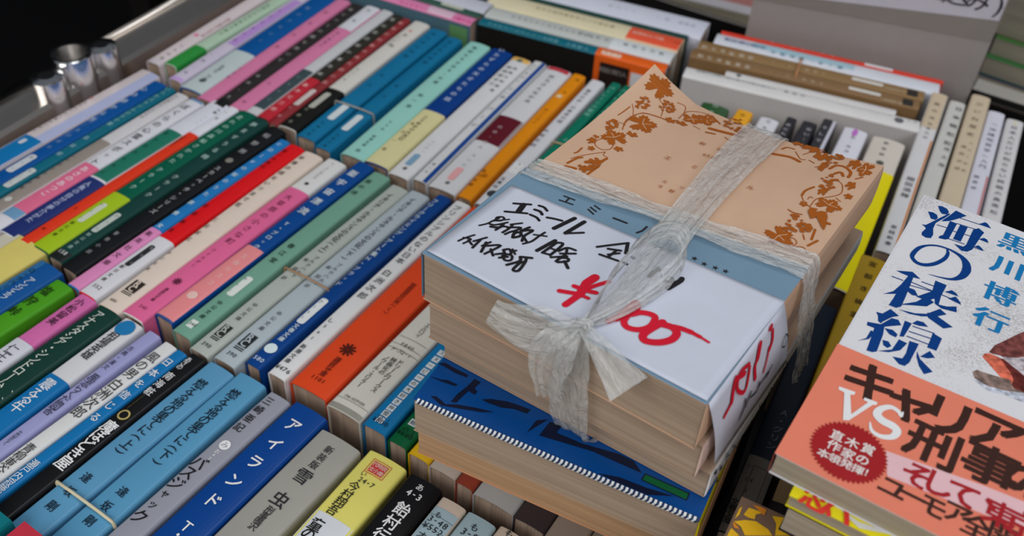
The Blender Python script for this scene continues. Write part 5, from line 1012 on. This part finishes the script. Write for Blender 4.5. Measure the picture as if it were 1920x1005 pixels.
def put_text(mb, items, o):
    for ch, c, sz, hx, bo, se in items:
        x, y = c[0]/1000, c[1]/1000
        if x < .1045 - sz/2200 and y > 0.0 + sz/2400: mb.glyph(ch, x, y, sz/1000, mat(hx, 0.4), fu(o), up=(0, 1), bold=bo, serif=se)
put_text(um_cov, [q for q in UM_UTEXT if q[3] == '1c8cd0'], 0.00018)
um_cov.build('cover_print', umi)
uo = MB(); OB = mat('f07a62', 0.32)
sheet(uo, (-.0003, -.0003), (.1052, -.0003), (.1052, .0560), (-.0003, .0522), 0.00025, OB, 3, lambda x, y: UMT)
uo.add([(-.0004, -.0003, UMT+.0003), (-.0004, .0522, UMT+.0003), (-.0004, .0522, 0), (-.0004, -.0003, 0)], [(0, 1, 2, 3)], OB)
uob = uo.build('obi_band', umi)
ut = MB(); put_text(ut, [q for q in UM_UTEXT if q[3] in ('38201a',)], 0.00035)
ut.poly([(max(0.001, min(.1045, p[0]/1000)), max(.0006, p[1]/1000)) for p in UM_USTRIP], mat('e8b0b4', 0.35), fu(0.00030))
put_text(ut, [q for q in UM_UTEXT if q[3] == '9c1c24'], 0.00042)
(bc, be) = UM_BURST; bx, by2 = bc[0]/1000, bc[1]/1000
rx_ = math.hypot(be[1][0]-be[0][0], be[1][1]-be[0][1])/2000; ry_ = math.hypot(be[3][0]-be[2][0], be[3][1]-be[2][1])/2000
rb = (rx_+ry_)/2; pts = []
for k in range(96):
    a = 2*math.pi*k/96; r = rb*(1.0 if k % 2 else 0.9); pts.append((bx+r*math.cos(a), by2+r*math.sin(a)))
ut.poly(pts, mat('981c20', 0.35), fu(0.00045))
VSM = mat('e0d8d8', 0.4); ut.poly(mm(UM_UV), VSM, fu(0.0004)); ut.stroke([(c[0]/1000, c[1]/1000) for c, _w in UM_US], 0, VSM, fu(0.0004), ws=[_w/1000 for c, _w in UM_US])
put_text(ut, [q for q in UM_UTEXT if q[3] in ('e4d0cc',)], 0.0005)
ut.build('band_print', uob)
# yellow book below it
yl = flat_book('paperback_book', (-.1389, .0103, Z0 + .0928), frame_yaw((-.004, -1)), .105, .148, .0052, 'd8cc1c', PAGE_GREY, 'thin yellow book with red characters, directly under the fish book', rough=0.3, spine_h='d8cc1c')
yi = yl.matrix_basis.inverted()
def toloc(P, z, inv): return [tuple(inv @ Vector((p[0]/1000, p[1]/1000, z)))[:2] for p in P]
ym = MB(); zy = .0052
pl = toloc(UM_YART, Z0+.098, yi); ym.poly([(x, max(y, .0004)) for x, y in pl], mat('c4c4c0', 0.35), lambda x, y: zy+.0003)
for ch, c in UM_YTX:
    x, y = toloc([c], Z0+.098, yi)[0]; ym.glyph(ch, x, y, .010, mat('c83028', 0.4), lambda x, y: zy+.0005, up=(0, 1), bold=3)
ym.build('cover_print', yl)
# black-edged and carrier books below
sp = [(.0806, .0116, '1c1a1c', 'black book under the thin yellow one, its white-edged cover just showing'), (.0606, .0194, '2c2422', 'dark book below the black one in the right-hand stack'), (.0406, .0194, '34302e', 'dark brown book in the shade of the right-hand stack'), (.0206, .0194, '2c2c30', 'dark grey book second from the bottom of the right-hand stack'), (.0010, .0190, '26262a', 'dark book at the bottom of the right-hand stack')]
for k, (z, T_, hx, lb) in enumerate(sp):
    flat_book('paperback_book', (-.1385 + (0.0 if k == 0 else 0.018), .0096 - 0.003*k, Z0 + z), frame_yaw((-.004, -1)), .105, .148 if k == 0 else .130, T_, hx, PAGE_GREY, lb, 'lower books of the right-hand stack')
# patterned book in front of the stack, lying on two more
cb = flat_book('paperback_book', (-.2733, .0152, Z0 + .0560), frame_yaw((.06, -.998)), .105, .148, .0140, '705848', PAGE_GREY, 'brown book patterned with yellow and orange birds, at the bottom edge beside the fish book', rough=0.45)
ci = cb.matrix_basis.inverted(); cm_ = MB()
for hx, P in UM_CPATCH:
    q_ = [(min(max(x, .0008), .104), min(max(y, .0008), .147)) for x, y in toloc(P, Z0 + .070, ci)]
    cm_.poly(q_, mat(hx, 0.4), lambda x, y: .0140 + (.0003 if hx[0] == 'd' else .0004))
rn = random.Random(9)
for k in range(34):     # the same bird pattern carried over the rest of the cover
    x, y = rn.uniform(.012, .094), rn.uniform(.008, .118); a0 = rn.uniform(0, 6.28); r = rn.uniform(.004, .009); pts = []
    for j in range(14): a = 2*math.pi*j/14; rr = r*(0.55 + 0.45*math.sin(a*2+a0)**2) + (0.002 if j % 5 == 0 else 0); pts.append((x+rr*math.cos(a+a0), y+rr*math.sin(a+a0)))
    cm_.poly(pts, mat('d8a81c' if k % 3 else 'c87c24', 0.4), lambda x, y: .0142)
cm_.build('cover_print', cb)
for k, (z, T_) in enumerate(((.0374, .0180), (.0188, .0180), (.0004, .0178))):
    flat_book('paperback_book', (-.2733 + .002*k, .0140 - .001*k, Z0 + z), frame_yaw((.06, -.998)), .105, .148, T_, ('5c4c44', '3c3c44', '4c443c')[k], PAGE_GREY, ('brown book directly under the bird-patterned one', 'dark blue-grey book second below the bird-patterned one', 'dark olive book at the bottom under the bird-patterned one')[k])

# teal and red books lying over the feet of the front row, bottom-left corner
def lying(loc, yaw, W, D, T_, hx, label, pr=None):
    o = flat_book('paperback_book', loc, yaw, W, D, T_, hx, PAGE_GREY, label, rough=0.3)
    if pr:
        k_ = MB(); pr(k_, T_); k_.build('cover_print', o)
    return o
lying((-.3855, .3630, Z0 + .0005), math.radians(-92), .105, .148, .0070, '14828c', 'teal book whose corner shows at the bottom-left edge of the photo')
lying((-.3870, .2528, Z0 + .0005), math.radians(-92), .060, .148, .0080, 'b43040', 'red book with a pale square label, at the bottom-left corner of the photo',
      lambda k_, T_: k_.poly([(.006, .120), (.030, .120), (.030, .140), (.006, .140)], mat('c8bcb8', 0.4), lambda x, y: T_+.0003))

# ------------------------------------------------------------------ cart: tray, chrome side wall with clamp, back wall
STEEL = bpy.data.materials.new('polished_steel'); STEEL.use_nodes = True
b_ = STEEL.node_tree.nodes['Principled BSDF']; b_.inputs['Metallic'].default_value = 1.0; b_.inputs['Roughness'].default_value = 0.30; b_.inputs['Base Color'].default_value = (0.66, 0.60, 0.54, 1)
CHR = bpy.data.materials.new('chrome'); CHR.use_nodes = True
b_ = CHR.node_tree.nodes['Principled BSDF']; b_.inputs['Metallic'].default_value = 1.0; b_.inputs['Roughness'].default_value = 0.17; b_.inputs['Base Color'].default_value = (0.80, 0.80, 0.80, 1)
BLACK = mat('070708', 0.8, name='black_void'); DARK = mat('1c1918', 0.45)
cart = thing('book_cart', 'steel book cart with a polished left side wall holding the upright paperbacks', 'cart', (0.0, 0.15, 0.0))
ZT_ = Z0 - .1052
t_ = MB(); t_.box((-.62, -.77, ZT_-.004), (.334, .352, ZT_), DARK); t_.build('tray', cart)
def wall_strip(nm, P0, P1, z0, z1, lean, M, lip=True):
    mb_ = MB(); d = Vector((P1[0]-P0[0], P1[1]-P0[1])).normalized(); n_ = Vector((-d.y, d.x))
    th = .0012; prof_ = [(0, z0), (0, z1-.0045), (.002, z1-.002), (lean, z1), (lean, z1-th), (.002+th, z1-.002-th), (th, z0)]
    vs = []
    for P in (P0, P1):
        for o_, z in prof_: vs.append((P[0]+n_.x*o_, P[1]-.15+n_.y*o_, z))
    k = len(prof_); mb_.add(vs, [(i, (i+1) % k, k+(i+1) % k, k+i) for i in range(k)] + [tuple(reversed(range(k))), tuple(range(k, 2*k))], M)
    return mb_.build(nm, cart)
wall_strip('side_wall', (-.62, .4315), (.331, .4975), ZT_, Z0 + .0050, .0235, STEEL)
tube('wall_lip', [(-.62, .4560-.15, Z0+.0050), (-.045, .4955-.15, Z0+.0050)], .0042, CHR, parent=cart, seg=14)
tube('wall_lip', [(-.005, .4985-.15, Z0+.0050), (.331, .5225-.15, Z0+.0050)], .0026, STEEL, parent=cart, seg=12)
bw_ = MB(); bw_.box((.3345, -.62-.15, ZT_), (.3385, .4885-.15, Z0 - .024), mat('141212', 0.5)); bw_.box((.3345, -.62-.15, Z0 - .024), (.3385, .030-.15, Z0 - .015), mat('141212', 0.5)); bw_.build('back_wall', cart)
tube('back_rail', [(.3365, .033-.15, Z0-.0225), (.3365, .485-.15, Z0-.0225)], .0016, mat('4c4a48', 0.3, 0.9), parent=cart, seg=10)
tube('divider_wire', [(.3215, -.40-.15, Z0-.012), (.3215, .024-.15, Z0-.012)], .0016, mat('6c6a68', 0.3, 0.9), parent=cart, seg=10)
for x_, y_ in ((-.6, -.6), (-.6, .27), (.30, -.6), (.30, .30)): tube('leg', [(x_, y_-.0, 0.004), (x_, y_, ZT_-.004)], .014, CHR, parent=cart, seg=12)
# clamp of three short chrome tubes on the side wall
cl = thing('tube_clamp', 'chrome clamp of three short upright tubes on the left wall of the cart', 'clamp', (-.020, .4815, Z0 - .03))
def pipe(nm, x, y, z0, z1, r, hollow):
    vs = []; fs = []; n_ = 40; rings = [(r, z0), (r, z1-.001), (r*.96, z1)] + ([(r*.80, z1), (r*.78, z0+.002)] if hollow else [(r*.5, z1+.0006)])
    for rr, z in rings:
        for k in range(n_): a = 2*math.pi*k/n_; vs.append((x+rr*math.cos(a), y+rr*math.sin(a), z))
    for i in range(len(rings)-1):
        for k in range(n_): fs.append((i*n_+k, i*n_+(k+1) % n_, (i+1)*n_+(k+1) % n_, (i+1)*n_+k))
    fs.append(tuple((len(rings)-1)*n_+k for k in range(n_))); fs.append(tuple(reversed(range(n_))))
    return new_obj(nm, vs, fs, CHR, cl)
pipe('tube', 0.0, .001, 0.0, .0495, .0118, True)
pipe('tube', -.0215, -.003, 0.002, .0455, .0094, False)
pipe('tube', .0205, .0, 0.002, .0455, .0090, False)
ck = MB(); ck.box((-.036, -.0015, .004), (.015, .0035, .030), CHR); ck.build('bracket', cl)

# ------------------------------------------------------------------ grey sign panel behind the cart
sg = thing('sign_panel', 'upright grey sign board with a white handwritten paper, standing behind the red booklet', 'sign', (.3262, .0282, Z0 - .1), math.atan2(.1468, -.0331))
mbp = MB(); mbp.box((-.0005, -.0012, 0), (.1525, 0, .30), mat('8c8582', 0.38)); mbp.build('panel', sg)
GSH = mat('7c7570', 0.35)
mbq = MB(); mbq.add([(.0, .0006, .1262), (.1525, .0006, .1232), (.1525, .0006, .1290), (.0, .0006, .1412)], [(0, 1, 2, 3)], GSH); mbq.build('film_band', sg)
mbq = MB(); SP = mat('b2aeb8', 0.5)
mbq.add([(.0004, .0008, .1412), (.104, .0008, .1326), (.149, .0008, .1290), (.149, .0008, .24), (.0004, .0008, .24)], [(0, 1, 2, 3, 4)], SP); mbq.build('paper_notice', sg)
mbq = MB(); f_ = lambda x, y: 0
nt_ = MB()
for ch, u, z in ((')', .0035, .1500), ('み', .0165, .1515), ('込', .0300, .1530), ('税', .0440, .1545), ('(', .0580, .1560)):
    nt_.glyph(ch, -u, z, .0150, mat('3a3640', 0.5), lambda x, y: 0, up=(0, 1), bold=1)
mbq.add([(-x, .0012, z) for x, z, _ in nt_.v], nt_.f, mat('3a3640', 0.5))
SIGN_TXT = mbq.build('notice_writing', sg)

# ------------------------------------------------------------------ what stands beyond the cart
tb = thing('display_table', 'dark display table beyond the cart', 'table', (.80, .2, 0))
tm = MB(); tm.box((-.42, -.9, .70), (.42, .9, .735), DARK); tm.build('table_top', tb)
for x_, y_ in ((-.36, -.8), (.36, -.8), (-.36, .8), (.36, .8)):
    tm = MB(); tm.box((x_-.02, y_-.02, 0), (x_+.02, y_+.02, .70), DARK); tm.build('leg', tb)
def tray_book(x, y, z, yaw, W, D, T_, hx, label, pg=PAGE_GREY): return flat_book('paperback_book', (x, y, .7352 + z), yaw, W, D, T_, hx, pg, label, 'books on the table beyond the cart', rough=0.5)
tray_book(.415, .345, 0, math.radians(-82), .16, .22, .060, 'a4706c', 'dusty reddish box-shaped book beyond the cart, at the top edge')
tray_book(.390, .338, 0, math.radians(-82), .15, .014, .066, 'b4b0b4', 'greyish white book standing in front of the reddish one beyond the cart')
tray_book(.435, .178, 0, math.radians(-84), .11, .20, .050, '6c625e', 'taupe grey box-like book beside the reddish one beyond the cart')
tray_book(.500, .036, 0, math.radians(-94), .16, .20, .022, '8c8478', 'pale taupe book lowest of the pile right of the sign')
tray_book(.496, .036, .0224, math.radians(-94), .16, .20, .010, '26386c', 'navy book in the pile right of the sign')
tray_book(.498, .035, .0328, math.radians(-94), .16, .20, .015, '3c7440', 'green book with a pale upper edge, lower of two right of the sign')
tray_book(.503, .034, .0482, math.radians(-94), .16, .20, .015, '44783c', 'green book with a pale upper edge, upper of two right of the sign')
tray_book(.509, .040, .0636, math.radians(-94), .050, .14, .045, '5c3420', 'thick brown book on top of the green ones right of the sign')
tray_book(.512, -.012, .0636, math.radians(-94), .08, .14, .045, 'a8a8b4', 'pale grey book beside the thick brown one right of the sign')
tray_book(.440, .034, 0, math.radians(-92), .14, .045, .034, 'a8a49c', 'crumpled pale paper bag modelled as a flat book, low in front of the green ones')  # a paper bag, built here with the flat book shape
fl = MB(); fl.box((-3, -3, -.02), (4, 4, 0), mat('08080a', 0.9)); o = fl.build('floor'); o['kind'] = 'structure'
wl = MB(); wl.box((3.4, -3, 0), (3.45, 4, 3.3), mat('0c0b0b', 0.9)); o = wl.build('wall_back'); o['kind'] = 'structure'
wl = MB(); wl.box((-3, 3.4, 0), (4, 3.45, 3.3), mat('08080a', 0.9)); o = wl.build('wall_left'); o['kind'] = 'structure'
